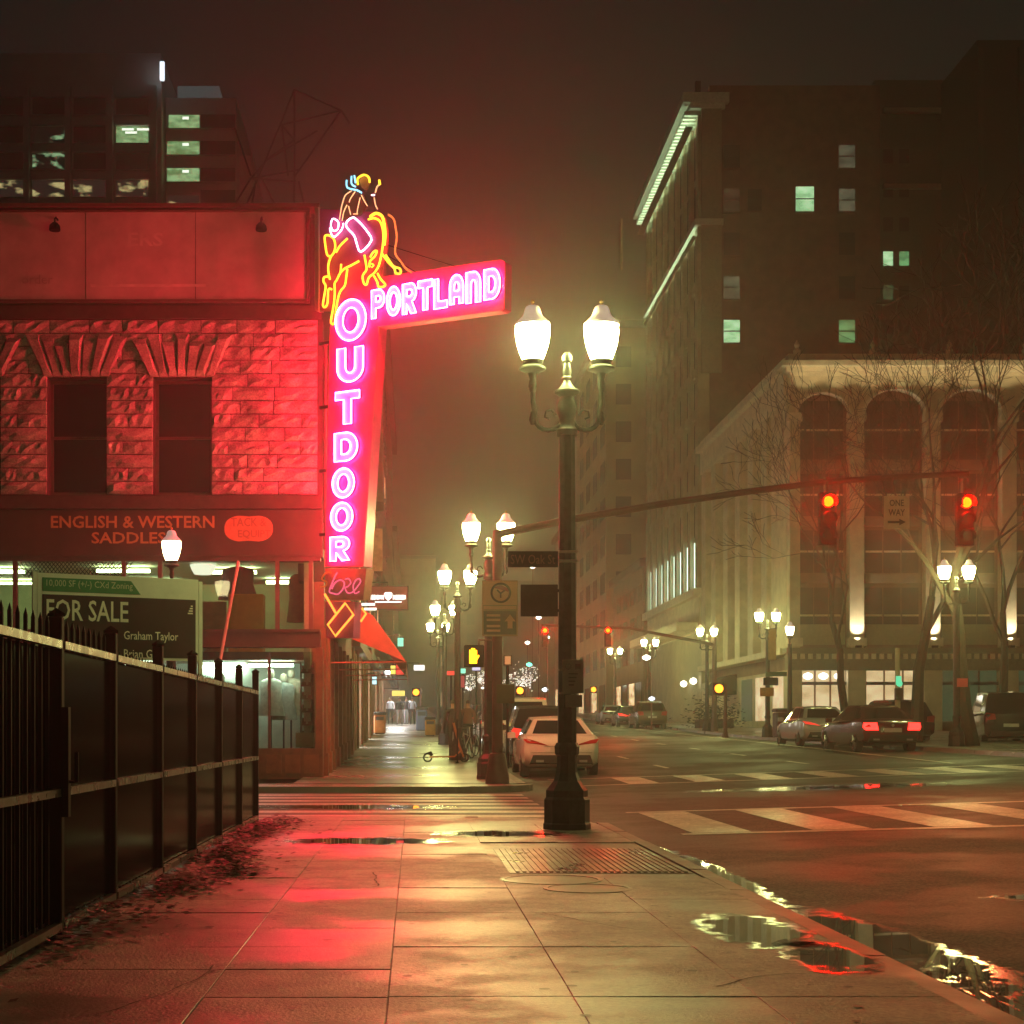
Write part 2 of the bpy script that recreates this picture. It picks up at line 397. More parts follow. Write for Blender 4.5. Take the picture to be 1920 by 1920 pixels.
# painted markings (each 4 mm above the road)
marks = kind(MB().box(0,.001,60,60.001,-5,-4.99).build('road_marking', M_paint), 'structure')
def mark(name, x0, x1, y0, y1, par):
    n = max(1, int(abs(x1-x0)/1.2)); b = MB(); e = .005
    for i in range(n):
        a0 = lerp(x0, x1, i/n); a1 = lerp(x0, x1, (i+1)/n)
        b.quad((a0,y0,road_z(a0,y0)+e),(a1,y0,road_z(a1,y0)+e),(a1,y1,road_z(a1,y1)+e),(a0,y1,road_z(a0,y1)+e))
    return b.build(name, M_paint, par, recalc=False)
bpy.data.objects.remove(marks)
def mset(name):
    o = link(name, None); o['kind'] = 'structure'; return o
cw = mset('near_crosswalk')
mark('transverse_line', 3.0, 14.6, 17.75, 17.98, cw); mark('transverse_line', 3.0, 14.6, 22.45, 22.68, cw)
for i in range(9):
    mark('stripe', 3.15+1.36*i, 3.15+1.36*i+.66, 18.02, 22.42, cw)
cs = mset('side_crosswalk')
for i in range(8):
    mark('stripe', -3.6, 2.0, 20.5+1.2*i, 21.1+1.2*i, cs)
cf = mset('far_crosswalk')
mark('transverse_line', 3.0, 14.6, 32.4, 32.6, cf); mark('transverse_line', 3.0, 14.6, 35.6, 35.8, cf)
for i in range(9): mark('stripe', 4.4+1.36*i, 4.4+1.36*i+.62, 32.64, 35.56, cf)
ld = mset('lane_line')
for X in (6.3, 9.8):
    for k in range(14): mark('dash', X, X+.12, 40+7.5*k, 42.2+7.5*k, ld)
mark('stop_line', 3.2, 14.8, 15.9, 16.3, ld) if False else None
mark('edge_line', 12.6, 12.72, 37.5, 120, ld)

# puddles
def blob(cx, cy, rx, ry, seed, n=64, rough=.35, ang=0):
    rnd = random.Random(seed); pts = []
    for i in range(n):
        a = 2*PI*i/n
        k = 1+rough*(mnoise.noise((math.cos(a)*1.3+seed, math.sin(a)*1.3, seed*.7))+.35*mnoise.noise((math.cos(a)*3.2, math.sin(a)*3.2+seed, 1))+.10*mnoise.noise((math.cos(a)*11, math.sin(a)*11+seed, 1)))
        x, y = rx*k*math.cos(a), ry*k*math.sin(a)
        pts.append((cx+x*math.cos(ang)-y*math.sin(ang), cy+x*math.sin(ang)+y*math.cos(ang)))
    return pts
def water_mat():
    m = bpy.data.materials.new('puddle_water'); m.use_nodes = True; nt = m.node_tree; nt.nodes.clear(); L = nt.links.new
    at = nt.nodes.new('ShaderNodeAttribute'); at.attribute_name = 'depth'
    g = nt.nodes.new('ShaderNodeNewGeometry'); n = nt.nodes.new('ShaderNodeTexNoise'); n.inputs['Scale'].default_value = 5.5; n.inputs['Detail'].default_value = 8; n.inputs['Roughness'].default_value = .68
    L(g.outputs['Position'], n.inputs['Vector'])
    ad = nt.nodes.new('ShaderNodeMath'); ad.operation = 'MULTIPLY_ADD'; ad.inputs[1].default_value = 1.5; L(n.outputs[0], ad.inputs[0])
    sb = nt.nodes.new('ShaderNodeMath'); sb.operation = 'SUBTRACT'; L(at.outputs['Fac'], sb.inputs[0]); sb.inputs[1].default_value = .98; L(sb.outputs[0], ad.inputs[2])
    def rng(a, b_):
        r = nt.nodes.new('ShaderNodeMapRange'); r.interpolation_type = 'SMOOTHSTEP'; r.inputs[1].default_value = a; r.inputs[2].default_value = b_; L(ad.outputs[0], r.inputs[0]); return r.outputs[0]
    tr = nt.nodes.new('ShaderNodeBsdfTransparent'); dt = nt.nodes.new('ShaderNodeBsdfTransparent'); dt.inputs[0].default_value = (.42,.42,.42,1)
    dg = nt.nodes.new('ShaderNodeBsdfGlossy'); dg.inputs['Roughness'].default_value = .16; fr0 = nt.nodes.new('ShaderNodeFresnel'); fr0.inputs[0].default_value = 1.3
    damp = nt.nodes.new('ShaderNodeMixShader'); L(fr0.outputs[0], damp.inputs[0]); L(dt.outputs[0], damp.inputs[1]); L(dg.outputs[0], damp.inputs[2])
    wt = nt.nodes.new('ShaderNodeBsdfTransparent'); wt.inputs[0].default_value = (.10,.11,.10,1); gl = nt.nodes.new('ShaderNodeBsdfGlossy'); gl.inputs['Roughness'].default_value = .012
    fr = nt.nodes.new('ShaderNodeFresnel'); fr.inputs[0].default_value = 1.33
    wa = nt.nodes.new('ShaderNodeMixShader'); L(fr.outputs[0], wa.inputs[0]); L(wt.outputs[0], wa.inputs[1]); L(gl.outputs[0], wa.inputs[2])
    m1 = nt.nodes.new('ShaderNodeMixShader'); L(rng(-.02, .16), m1.inputs[0]); L(tr.outputs[0], m1.inputs[1]); L(damp.outputs[0], m1.inputs[2])
    m2 = nt.nodes.new('ShaderNodeMixShader'); L(rng(.17, .20), m2.inputs[0]); L(m1.outputs[0], m2.inputs[1]); L(wa.outputs[0], m2.inputs[2])
    o = nt.nodes.new('ShaderNodeOutputMaterial'); L(m2.outputs[0], o.inputs[0]); return m
M_pud = water_mat()
def puddle(name, cx, cyv, rx, ry, ang=0, zf=None, amp=1.0):
    n, k = 28, 10; V = []; A = []; F = []
    for i in range(k+1):
        t = i/k
        for j in range(n):
            a = 2*PI*j/n; x, y = rx*t*math.cos(a), ry*t*math.sin(a)
            X = cx+x*math.cos(ang)-y*math.sin(ang); Y = cyv+x*math.sin(ang)+y*math.cos(ang)
            V.append((X, Y, zf(X, Y) if zf else .0065)); A.append(amp*(1-t)**.8)
    for i in range(k):
        for j in range(n):
            a, b_ = i*n+j, i*n+(j+1) % n; F.append((a, b_, b_+n, a+n))
    me = bpy.data.meshes.new(name); me.from_pydata(V, [], F); at = me.attributes.new('depth', 'FLOAT', 'POINT'); at.data.foreach_set('value', A); me.materials.append(M_pud)
    return kind(link(name, me), 'structure')
rz_ = lambda X, Y: road_z(X, Y)+.006
puddle('puddle', 1.80, 8.45, .34, .95, .02)
puddle('puddle', 1.93, 7.45, .26, .70, -.08)
puddle('puddle', -.45, 15.3, .95, .62)
puddle('puddle', .9, 16.4, .9, .7, 0, lambda X, Y: -.0035+.009, .8)
puddle('gutter_puddle', 2.56, 8.6, .36, 2.3, .02, rz_, 1.15); puddle('gutter_puddle', 2.62, 6.4, .5, 2.2, 0, rz_, 1.1); puddle('gutter_puddle', 2.44, 13.2, .22, 3.2, 0, rz_, 1.0)
puddle('road_puddle', 4.2, 10.8, .5, .4, 0, rz_, .6); puddle('road_puddle', -1.0, 24.6, 2.2, 1.0, 0, rz_, .8); puddle('road_puddle', 7.5, 28.5, 3.0, 1.4, 0, rz_, .6)

# vault cover, round covers, paper scraps
M_plate = mat('ribbed_steel', (.16,.14,.11), .34, metal=.75, var=.35, nscale=5, rvar=.1)
vc = thing('vault_cover', 'large ribbed steel vault cover set in the pavement before the lamp base', 'cover', (1.42, 13.2, 0))
MB().box(.72, 2.09, 11.95, 14.42, -.013, -.004).build('frame', M_plate, vc)
b = MB()
for i in range(26):
    x = .77+i*.0505; b.box(x, x+.028, 12.0, 14.37, -.004, .004)
kind(b.build('rib', M_plate, vc), 'stuff')
for (cx, cyv, r, lab) in ((.98, 11.35, .33, 'round iron cover just in front of the ribbed vault cover'), (1.17, 10.72, .27, 'smaller round iron cover, the nearer of the two on the pavement')):
    t = thing('manhole_cover', lab, 'manhole cover', (cx, cyv, 0), 0, 'round pavement covers')
    MB().lathe([(r+.03, -.004), (r+.03, .006), (r, .0075), (r, -.004)], (cx, cyv, 0), 32, False).build('ring', M_plate, t)
    MB().lathe([(r-.006, -.004), (r-.006, .0045), (.0, .0055)], (cx, cyv, 0), 32, False).build('lid', mat('lid_concrete', (.2,.18,.15), .4, var=.2, rvar=.1), t)

b = MB(); rnd = random.Random(8)
for k in range(170):
    x, y, r = rnd.uniform(-1.5, 2.05), rnd.uniform(5, 19), rnd.uniform(.008, .024)
    if .66 < x and 11.8 < y < 14.6: continue
    b.poly([(x+r*(1+.25*rnd.random())*math.cos(2*PI*j/9), y+r*(1+.25*rnd.random())*math.sin(2*PI*j/9), .0058) for j in range(9)])
o = b.build('gum_spots', mat('old_gum', (.05,.046,.04), .5, var=.3), recalc=False); kind(o, 'stuff'); tag(o, 'dark flattened gum spots scattered over the near pavement', 'gum spots')
b = MB()
for (p, n_, ln) in (((-.9, 7.2), 16, 1.3), ((.75, 9.3), 14, 1.0), ((1.25, 6.6), 12, .9), ((-.3, 11.9), 14, 1.1)):
    x, y = p; a = rnd.uniform(0, 6.3)
    for k in range(n_):
        a += rnd.gauss(0, .16); x2, y2 = x+ln/n_*math.cos(a), y+ln/n_*math.sin(a); w = rnd.uniform(.002, .005)
        b.quad((x-w*math.sin(a), y+w*math.cos(a), .0059), (x+w*math.sin(a), y-w*math.cos(a), .0059), (x2+w*math.sin(a), y2-w*math.cos(a), .0059), (x2-w*math.sin(a), y2+w*math.cos(a), .0059)); x, y = x2, y2
o = b.build('pavement_cracks', mat('crack_dirt', (.03,.026,.022), .9, var=.2), recalc=False); kind(o, 'stuff'); tag(o, 'thin dark cracks running across the near slabs', 'cracks')
# ------------------------------------------------------------------ fence and for-sale board
fence = thing('steel_fence', 'black steel picket fence with dark screening along the vacant lot', 'fence', (FX, 10, 0))
PY = [2.6, 4.5, 6.4, 8.2, 9.68, 11.47, 13.25, 15.03, 16.8, 18.55]
post = MB(); post.bbox(-.035, .035, -.035, .035, -.02, 1.645, .006); post.lathe([(.045, 1.645), (.045, 1.66), (.0, 1.69)], (0,0,0), 4, False)
post_me = post.mesh('post', [M_black])
for y in PY: link('post', post_me, fence, (0, y-10, 0), (0,0,0), (1, 1, 1+.0055*max(0, y-9)))
pk = MB(); pk.box(-.009, .009, -.009, .009, .08, 1.61); pk.rings([[(-.009,-.009,1.61),(.009,-.009,1.61),(.009,.009,1.61),(-.009,.009,1.61)], [(-.001,-.001,1.645),(.001,-.001,1.645),(.001,.001,1.645),(-.001,.001,1.645)]])
pk_me = pk.mesh('picket', [M_black])
M_rail = mat('lit_rail_steel', (.06,.055,.05), .30, metal=.4, var=.4, nscale=18, rvar=.08)  # rails paler than the posts: the light catching them is in the colour
M_screen = mat('fence_screen', (.003,.003,.006), .30, var=.3, nscale=3, bump=.05, bscale=3, spec=.5)
M_screen.node_tree.nodes['Principled BSDF'].inputs['IOR'].default_value = 1.02; M_screen.node_tree.nodes['Principled BSDF'].inputs['Roughness'].default_value = .14
for a, c in zip(PY, PY[1:]):
    gap = (c-a)
    for z in (.06, .745, 1.50):
        b = MB(); b.box(.0, .04, a+.037-10, c-.037-10, z-.02, z+.02); b.build('rail', M_rail, fence, world=False)
    n = round(gap/(.118 if a > 9.6 else .15))
    for k in range(1, n): link('picket', pk_me, fence, (-.012, a-10+gap*k/n, 0), (0,0,0), (1, 1, 1 if a < 9.6 else .945))
    MB().box(*((-.032, -.026) if a < 8 else (-.0025, -.0005)), a-9.962, c-10.038, .09, 1.478).build('screen_panel', M_screen, fence, world=False)
MB().box(.036, .075, -1.86, -1.80, .62, 1.18).tube([(.06, -1.83, .80), (.11, -1.83, .80), (.11, -1.83, .95)], .012).build('gate_latch', M_black, fence, world=False)
# leaf litter under the fence
M_leaf = mat('leaf_litter', (.012,.008,.006), .55, var=.4, nscale=22, wear=(.075,.036,.014))
b = MB(); rnd = random.Random(3)
for (cy0, cx0, s, n) in ((16.6, -1.60, 1.3, 1500), (13.4, -1.55, .7, 1300), (12.0, -1.35, .5, 700), (10.8, -1.58, .8, 900), (8.6, -1.68, 1.4, 600), (18.2, -1.5, .7, 500), (14.6, -1.65, 2.5, 700)):
    for k in range(n):
        x = min(1.2, max(FX+.03, rnd.gauss(cx0, .12 if rnd.random() < .93 else .26))); y = rnd.gauss(cy0, s*.5); s2 = rnd.uniform(.014, .040)
        z = .0+max(0, .13-.4*abs(x-cx0))*rnd.random()*math.exp(-((y-cy0)/(s*.7))**2)
        a = rnd.uniform(0, 6.3); t = rnd.uniform(-.7, .7)
        d1 = Vector((math.cos(a), math.sin(a), t*.25))*s2; d2 = Vector((-math.sin(a), math.cos(a), rnd.uniform(-.25,.3)))*s2*rnd.uniform(.35,.8)
        p = Vector((x, y, z+.008)); b.quad(p-d1, p-d2, p+d1, p+d2)
litter = b.build('leaf_litter', M_leaf, recalc=False); kind(litter, 'stuff'); tag(litter, 'dark wet leaf litter heaped along the foot of the fence', 'leaves')

fs = thing('for_sale_board', 'dark for sale board with green top strip standing behind the fence', 'sign', px(70, 1370, 17.6).to_2d().to_3d())
A = px(70, 1072, 17.6); Bv = px(372, 1087, 18.45)
ang = math.atan2(Bv.y-A.y, Bv.x-A.x); BWid = math.hypot(Bv.x-A.x, Bv.y-A.y)
fs.rotation_euler = (0, 0, ang); fs.location = (A.x, A.y, 0); WM[fs.name] = Matrix.Translation((A.x, A.y, 0)) @ Matrix.Rotation(ang, 4, 'Z')
zt, zb = 2.80, 1.86
M_sg = mat('board_white', (.80,.78,.68), .5, var=.1, nscale=3); M_sd = mat('board_dark', (.022,.026,.026), .45, var=.15, nscale=3); M_sgr = mat('board_green', (.03,.24,.10), .5, var=.1)
MB().box(0, BWid, .0, .03, zb, zt).build('board', M_sg, fs, world=False)
MB().box(.055, BWid-.035, -.004, .0, zb+.03, zt-.235).build('dark_field', M_sd, fs, world=False)
MB().prism([(.055,-.004,zt-.20),(BWid*.63,-.004,zt-.20),(BWid*.57,-.004,zt-.05),(.055,-.004,zt-.05)], (0,.0038,0)).build('green_strip', M_sgr, fs, world=False)
MB().box(-.05, -.005, .0, .045, .0, zt+.01).build('post', M_sg, fs, world=False)
MB().box(BWid+.005, BWid+.05, .0, .045, .0, zt-.02).build('post', M_sg, fs, world=False)
M_ltr = mat('board_lettering', (.88,.86,.72), .5, var=.1)
text('lettering', '10,000 SF (+/-) CXd Zoning', mat('strip_lettering', (.55,.66,.50), .5, var=.1), fs, (.10, -.0055, zt-.165), 1.0-.02, .095)
text('lettering', 'FOR SALE', M_ltr, fs, (.10, -.0065, zt-.52), .93, .235, .012)
text('lettering', 'Graham Taylor', M_ltr, fs, (BWid*.525, -.0065, zt-.74), .64, .125, .004)
text('lettering', 'Brian G', M_ltr, fs, (BWid*.525, -.0065, zt-.92), .33, .10, .004)
b = MB()
for k in range(4): b.box(BWid-.13+.012*k, BWid-.07, -.0065, -.0042, zt-.40+.028*k, zt-.385+.028*k)
b.build('emblem', M_ltr, fs, world=False)

# ------------------------------------------------------------------ street lamps
M_globe_small = emat('small_lamp_globe', (1,.82,.42), LAMP*.10)
def lamp_head(t, cx, z0, mg=None):
    # z0 = height of the plate under the globe
    MB().lathe([(.03, -.26), (.045, -.2), (.035, -.12), (.05, -.06), (.145, -.02), (.145, .0), (.10, .03), (.12, .07), (.115, .085)], (cx,0,z0), 16).build('globe_holder', M_lamp_iron, t, world=False, smooth=True)
    g = MB().lathe([(.11, .088), (.135, .15), (.165, .24), (.183, .34), (.186, .40), (.180, .452)], (cx,0,z0), 20).build('globe', mg or M_globe, t, world=False, smooth=True)
    MB().lathe([(.190, .452), (.192, .475), (.175, .485), (.150, .515), (.115, .545), (.098, .58), (.088, .62), (.07, .655), (.04, .67)], (cx,0,z0), 20).build('globe_dome', M_capglow, t, world=False, smooth=True)
    MB().lathe([(.016, .668), (.012, .69), (.026, .705), (.02, .72), (.0, .735)], (cx,0,z0), 10).build('finial', mat('brass', (.5,.36,.12), .35, metal=.8, var=.1), t, world=False, smooth=True)
def lamp_pole(t, top, twin):
    MB().lathe([(.255,0),(.255,.07),(.245,.085),(.245,.33),(.225,.36),(.225,.43),(.20,.46),(.145,.53),(.112,.62),(.108,.80),(.13,.82),(.135,.90),(.115,.94)], (0,0,0), 8).build('base', M_lamp_iron, t, world=False)
    seg = 16; rs = []
    for z, r in ((.93,.10),(2.2,.094),(top-.06,.082)):
        rs.append([Vector(((r+(.006 if j % 2 else -.004))*math.cos(2*PI*j/seg), (r+(.006 if j % 2 else -.004))*math.sin(2*PI*j/seg), z)) for j in range(seg)])
    MB().rings(rs).build('shaft', M_lamp_iron, t, world=False)
def make_twin():
    t = thing('street_lamp', 'x', 'street lamp', (0,0,0), 0, 'twin-globe street lamps')
    lamp_pole(t, 4.30, True)
    MB().lathe([(.11,4.24),(.115,4.30),(.085,4.34),(.085,4.42),(.11,4.5),(.105,4.58),(.07,4.66),(.135,4.70),(.135,4.72),(.09,4.75),(.05,4.80),(.04,4.83),(.058,4.86),(.04,4.88),(.05,4.93),(.033,5.02),(.055,5.04),(.058,5.09),(.03,5.13),(.0,5.14)], (0,0,0), 16).build('capital', M_lamp_iron, t, world=False, smooth=True)
    for s in (-1, 1):
        pts = [(s*.06,0,4.40)] + [(s*(.20-.14*math.cos(PI*i/8)), 0, 4.42-.12*math.sin(PI*i/8)) for i in range(1, 8)] + [(s*.345,0,4.46),(s*.365,0,4.6),(s*.37,0,4.78)]
        b = MB(); b.tube(pts, .026, 8); b.lathe([(.02,4.36),(.04,4.41),(.03,4.46),(.02,4.5)], (s*.37,0,0), 10)
        b.tube([(s*.12,0,4.46),(s*.17,0,4.52),(s*.23,0,4.50),(s*.24,0,4.44),(s*.19,0,4.42)], .012, 6)
        b.build('arm', M_lamp_iron, t, world=False, smooth=True)
        lamp_head(t, s*.37, 4.97)
    return t
def make_single():
    t = thing('street_lamp', 'x', 'street lamp', (0,0,0), 0, 'single-globe street lamps')
    lamp_pole(t, 4.05, False); lamp_head(t, 0, 4.26, M_globe_small); return t
TW = [((1.652, 17.2), 'large twin-globe street lamp on the near pavement corner, nearest of all'),
      ((1.60, 34.0), 'twin-globe street lamp beside the signal pole on the far left corner'),
      ((1.27, 46.0), 'twin-globe street lamp on left pavement, second beyond the cross street'),
      ((1.22, 62.5), 'twin-globe street lamp on left pavement, third beyond the cross street'),
      ((1.20, 78.0), 'small twin-globe street lamp on left pavement, farthest of that row'),
      ((16.4, 48.3), 'twin-globe street lamp in front of the bare trees at right'),
      ((15.5, 70.0), 'twin-globe street lamp with yellow sign beside the trash bin'),
      ((15.6, 85.0), 'twin-globe street lamp beside the far signal mast arm'),
      ((15.0, 101.5), 'twin-globe street lamp over the far parked pickup'),
      ((15.0, 119.0), 'farthest twin-globe street lamp on the right pavement'),
      ((16.4, 14.5), 'twin-globe street lamp of the right row before the cross street'),
      ((16.4, 33.0), 'twin-globe street lamp on the right corner past the cross street')]
tw = make_twin()
for i, ((x, y), lab) in enumerate(TW):
    o = tw if i == 0 else copy_tree(tw)
    o.location = (x, y, pave(x, y) if y > 20 else -.01); o['label'] = lab
sg = make_single()
SI = [((-4.67, 30.9), 'single-globe street lamp in front of the saddle shop lettering'), ((16.0, 68.0), 'single-globe street lamp standing by the blue box at right')]
for i, ((x, y), lab) in enumerate(SI):
    o = sg if i == 0 else copy_tree(sg)
    o.location = (x, y, pave(x, y)); o['label'] = lab
    if i == 1: o['group'] = 'single-globe street lamps'

# things fixed to the near lamp: parts of their own signs
M_tin = mat('sign_tin', (.42,.36,.27), .45, var=.12, nscale=8)
M_tinb = mat('sign_back', (.05,.035,.032), .5, metal=.3, var=.3, nscale=5)
LX, LY = 1.652, 17.2
ps = thing('parking_sign', 'small cream parking plate strapped to the near lamp post', 'sign', (LX+.06, LY-.13, 1.3))
a = px(1055, 1237, 17.05); c = px(1094, 1300, 17.05)
MB().box(a.x, c.x, 17.045, 17.055, c.z, a.z).build('plate', M_tin, ps)
d = px(1060, 1303, 17.05); e = px(1092, 1326, 17.05)
MB().box(d.x, e.x, 17.045, 17.055, e.z, d.z).build('lower_plate', M_tin, ps)
M_ink = mat('sign_ink', (.12,.08,.05), .5, var=.1)
w = c.x-a.x; h = a.z-c.z
b = MB()
ccx, ccz = a.x+w*.28, a.z-h*.2
pts = [(ccx+.028*math.cos(2*PI*i/20), 17.041, ccz+.028*math.sin(2*PI*i/20)) for i in range(20)]
b.tube(pts, .005, 4, True)
for k in range(4): b.box(a.x+w*.28, a.x+w*(.72-.06*k), 17.041, 17.0445, a.z-h*(.44+.11*k), a.z-h*(.40+.11*k))
b.box(a.x+w*.6, a.x+w*.85, 17.041, 17.0445, a.z-h*.28, a.z-h*.12); b.build('symbol', M_ink, ps)
MB().box(LX-.1, LX+.1, 17.06, 17.09, 1.70, 1.72).box(LX-.1, LX+.1, 17.06, 17.09, 1.45, 1.47).build('strap', M_tin, ps)
bs = thing('sign_back', 'dark back of a square sign fixed left of the near lamp post', 'sign', (LX-.3, LY, 2.4))
a = px(976, 1096, 17.2); c = px(1046, 1156, 17.2)
MB().bbox(a.x, c.x, 17.19, 17.2, c.z, a.z, .004).build('plate', M_tinb, bs)
MB().box(c.x, LX-.08, 17.2, 17.22, a.z-.08, a.z-.05).box(c.x, LX-.08, 17.2, 17.22, c.z+.05, c.z+.08).build('bracket', M_black, bs)
ns = thing('street_name_sign', 'dim street name blade reading SW Oak St on the near lamp post', 'sign', (LX-.3, LY, 2.9))
a = px(952, 1034, 17.2); c = px(1046, 1064, 17.2)
MB().box(a.x, c.x, 17.175, 17.185, c.z, a.z).build('blade', mat('blade_green', (.03,.05,.035), .5, var=.2), ns)
text('lettering', 'SW Oak St', mat('blade_letters', (.16,.13,.09), .5, var=.1), ns, (a.x+.03-(LX-.3), -.028, c.z+.035-2.9), c.x-a.x-.06, .10, .004)
M_strap = mat('bright_strap', (.75,.7,.6), .3, metal=.6, var=.1)
MB().box(LX-.1, LX+.11, 17.07, 17.1, 2.96, 2.985).box(LX-.1, LX+.11, 17.07, 17.1, 2.86, 2.885).build('strap', M_strap, ns)

# ------------------------------------------------------------------ the corner store
FY = 35.0
def SX(x): return (x-VX)*FY/FPX
def SZ(y): return CAMZ+(VY-y)*FY/FPX
XC = -1.98                    # corner and street line of the left-hand buildings
XL = -14.0
M_stone = mat('rough_stone', (.36,.31,.28), .8, var=.5, nscale=1.6, bump=1.0, bscale=22, coord='Position', fine=(26, .5))
M_mort = mat('mortar', (.05,.045,.04), .9, var=.3, nscale=9, bump=.3, bscale=50)
M_bill = mat('painted_billboard', (.42,.36,.34), .6, var=.22, nscale=1.4, bump=.1, bscale=14)
M_trim = mat('dark_trim', (.055,.035,.032), .55, var=.3, nscale=6, bump=.1, bscale=30)
M_wood = mat('varnished_wood', (.20,.10,.045), .45, var=.35, nscale=4, bump=.08, bscale=40)
M_dkglass = mat('dark_window_glass', (.012,.010,.012), .08, var=0, spec=.5)
M_frame = mat('window_frame_paint', (.10,.06,.055), .5, var=.2, nscale=8)
store = thing('corner_store', 'two-storey stone corner store with painted billboard and lit shop windows', 'building', (-8, 38, 0))
ZW0, ZW1 = SZ(928), SZ(600)           # stone zone
WINS = [(SX(-111), SX(1)), (SX(88), SX(200)), (SX(287), SX(397))]
WZ0, WZ1 = SZ(925), SZ(708)
b = MB()
edges = [XL] + [v for w_ in WINS for v in w_] + [XC-.02]
for a, c in zip(edges[::2], edges[1::2]): b.box(a, c, FY+.05, FY+.6, ZW0, WZ1)
b.box(XL, XC-.02, FY+.05, FY+.6, WZ1, SZ(395))
b.box(XL, XC-.02, FY+.6, FY+.8, SZ(1045), SZ(395))
b.box(XC-.6, XC-.02, FY+.8, FY+17, 4.4, SZ(395))
b.box(XL, XC-.6, FY+1, FY+17, SZ(395)-.3, SZ(395)-.05)
b.build('wall', M_mort, store)
# rusticated blocks, one object each
def rock(seed):
    rnd = random.Random(seed); b = MB(); nx, nz = 5, 3; g = [[None]*(nz+1) for _ in range(nx+1)]
    for i in range(nx+1):
        for j in range(nz+1):
            u, v = i/nx, j/nz; ed = i in (0, nx) or j in (0, nz)
            x = u-.5 + (0 if ed else rnd.uniform(-.06,.06)); z = v-.5 + (0 if ed else rnd.uniform(-.08,.08))
            g[i][j] = Vector((x*.976, (-.012-rnd.random()*.02 if ed else -rnd.choice((.02,.045,.06,.085))-rnd.random()*.015), z*.93))
    for i in range(nx):
        for j in range(nz):
            a, c, d, e = g[i][j], g[i+1][j], g[i+1][j+1], g[i][j+1]
            b.poly([a, c, d]); b.poly([a, d, e])
    ring = [g[i][0] for i in range(nx+1)] + [g[nx][j] for j in range(1, nz+1)] + [g[i][nz] for i in range(nx-1, -1, -1)] + [g[0][j] for j in range(nz-1, 0, -1)]
    for p, q in zip(ring, ring[1:]+ring[:1]): b.quad(p, Vector((p.x, .06, p.z)), Vector((q.x, .06, q.z)), q)
    return b.mesh('stone_block', [M_stone])
rocks = [rock(i) for i in range(14)]
ch = (ZW1-ZW0)/13; rnd = random.Random(11)
def put_block(x0, x1, z, h, y=FY):
    link('stone_block', rnd.choice(rocks), store, ((x0+x1)/2+8, y-38, z+h/2), (0,0,0), (x1-x0, 1, h))
for r in range(13):
    z = ZW0+r*ch
    spans = [(XL+2, WINS[0][0]), (WINS[0][1], WINS[1][0]), (WINS[1][1], WINS[2][0]), (WINS[2][1], SX(596))] if z < WZ1-.1 else [(XL+2, SX(596))]
    for (s0, s1) in spans:
        x = s0+(0 if r % 2 else -.0); first = True
        while x < s1-.02:
            wd = rnd.uniform(.62, .95)
            if first and r % 2: wd *= .55
            first = False
            if s1-(x+wd) < .33: wd = s1-x
            put_block(x, x+wd, z, ch); x += wd
# flat-arch stones over the windows
for (w0, w1) in WINS:
    cx = (w0+w1)/2; n = 7; hb = (w1-w0)/2+.06; ht = hb+.42
    rr0 = random.Random(int(cx*31))
    for k in range(n):
        a0, a1 = -1+2*k/n+.012, -1+2*(k+1)/n-.012
        zt_ = WZ1+.82+rr0.uniform(-.12,.14)+(.16 if k == n//2 else 0)
        rr_ = random.Random(k*7+int(cx*10)); pr_ = .10+rr_.random()*.06
        p = [(cx+hb*a0, WZ1+.02), (cx+hb*a1, WZ1+.02), (cx+ht*a1, zt_), (cx+ht*a0, zt_)]
        c0 = (sum(q[0] for q in p)/4, sum(q[1] for q in p)/4)
        b = MB(); b.rings([[(x, FY+.06, zz) for x, zz in p], [(x, FY-.07, zz) for x, zz in p],
                           [(lerp(x, c0[0], .3)+rr_.uniform(-.03,.03), FY-pr_-rr_.random()*.05, lerp(zz, c0[1], .3)) for x, zz in p]])
        b.build('arch_stone', M_stone, store)
for (w0, w1) in WINS:
    wn_ = MB(); t = .07
    y0, y1 = FY+.34, FY+.42
    wn_.box(w0, w0+t, y0, y1, WZ0, WZ1).box(w1-t, w1, y0, y1, WZ0, WZ1).box(w0+t, w1-t, y0, y1, WZ1-t, WZ1).box(w0+t, w1-t, y0, y1, WZ0, WZ0+t).box(w0+t, w1-t, y0-.02, y1-.02, (WZ0+WZ1)/2-.03, (WZ0+WZ1)/2+.03)
    wo_ = wn_.build('window', M_frame, store)
    MB().box(w0+t, w1-t, y0+.03, y0+.04, WZ0+t, (WZ0+WZ1)/2-.03).build('pane', M_dkglass, wo_)
    MB().box(w0+t, w1-t, y0+.03, y0+.04, (WZ0+WZ1)/2+.03, WZ1-t).build('pane', M_dkglass, wo_)
# corner pilaster, drainpipe
MB().box(SX(596), XC, FY-.03, FY+.5, SZ(1045), SZ(600)).build('corner_pier', M_trim, store)
MB().tube([(XC+.06, FY-.02, SZ(1030)), (XC+.06, FY-.02, SZ(640))], .05, 8).build('drainpipe', M_frame, store, smooth=True)
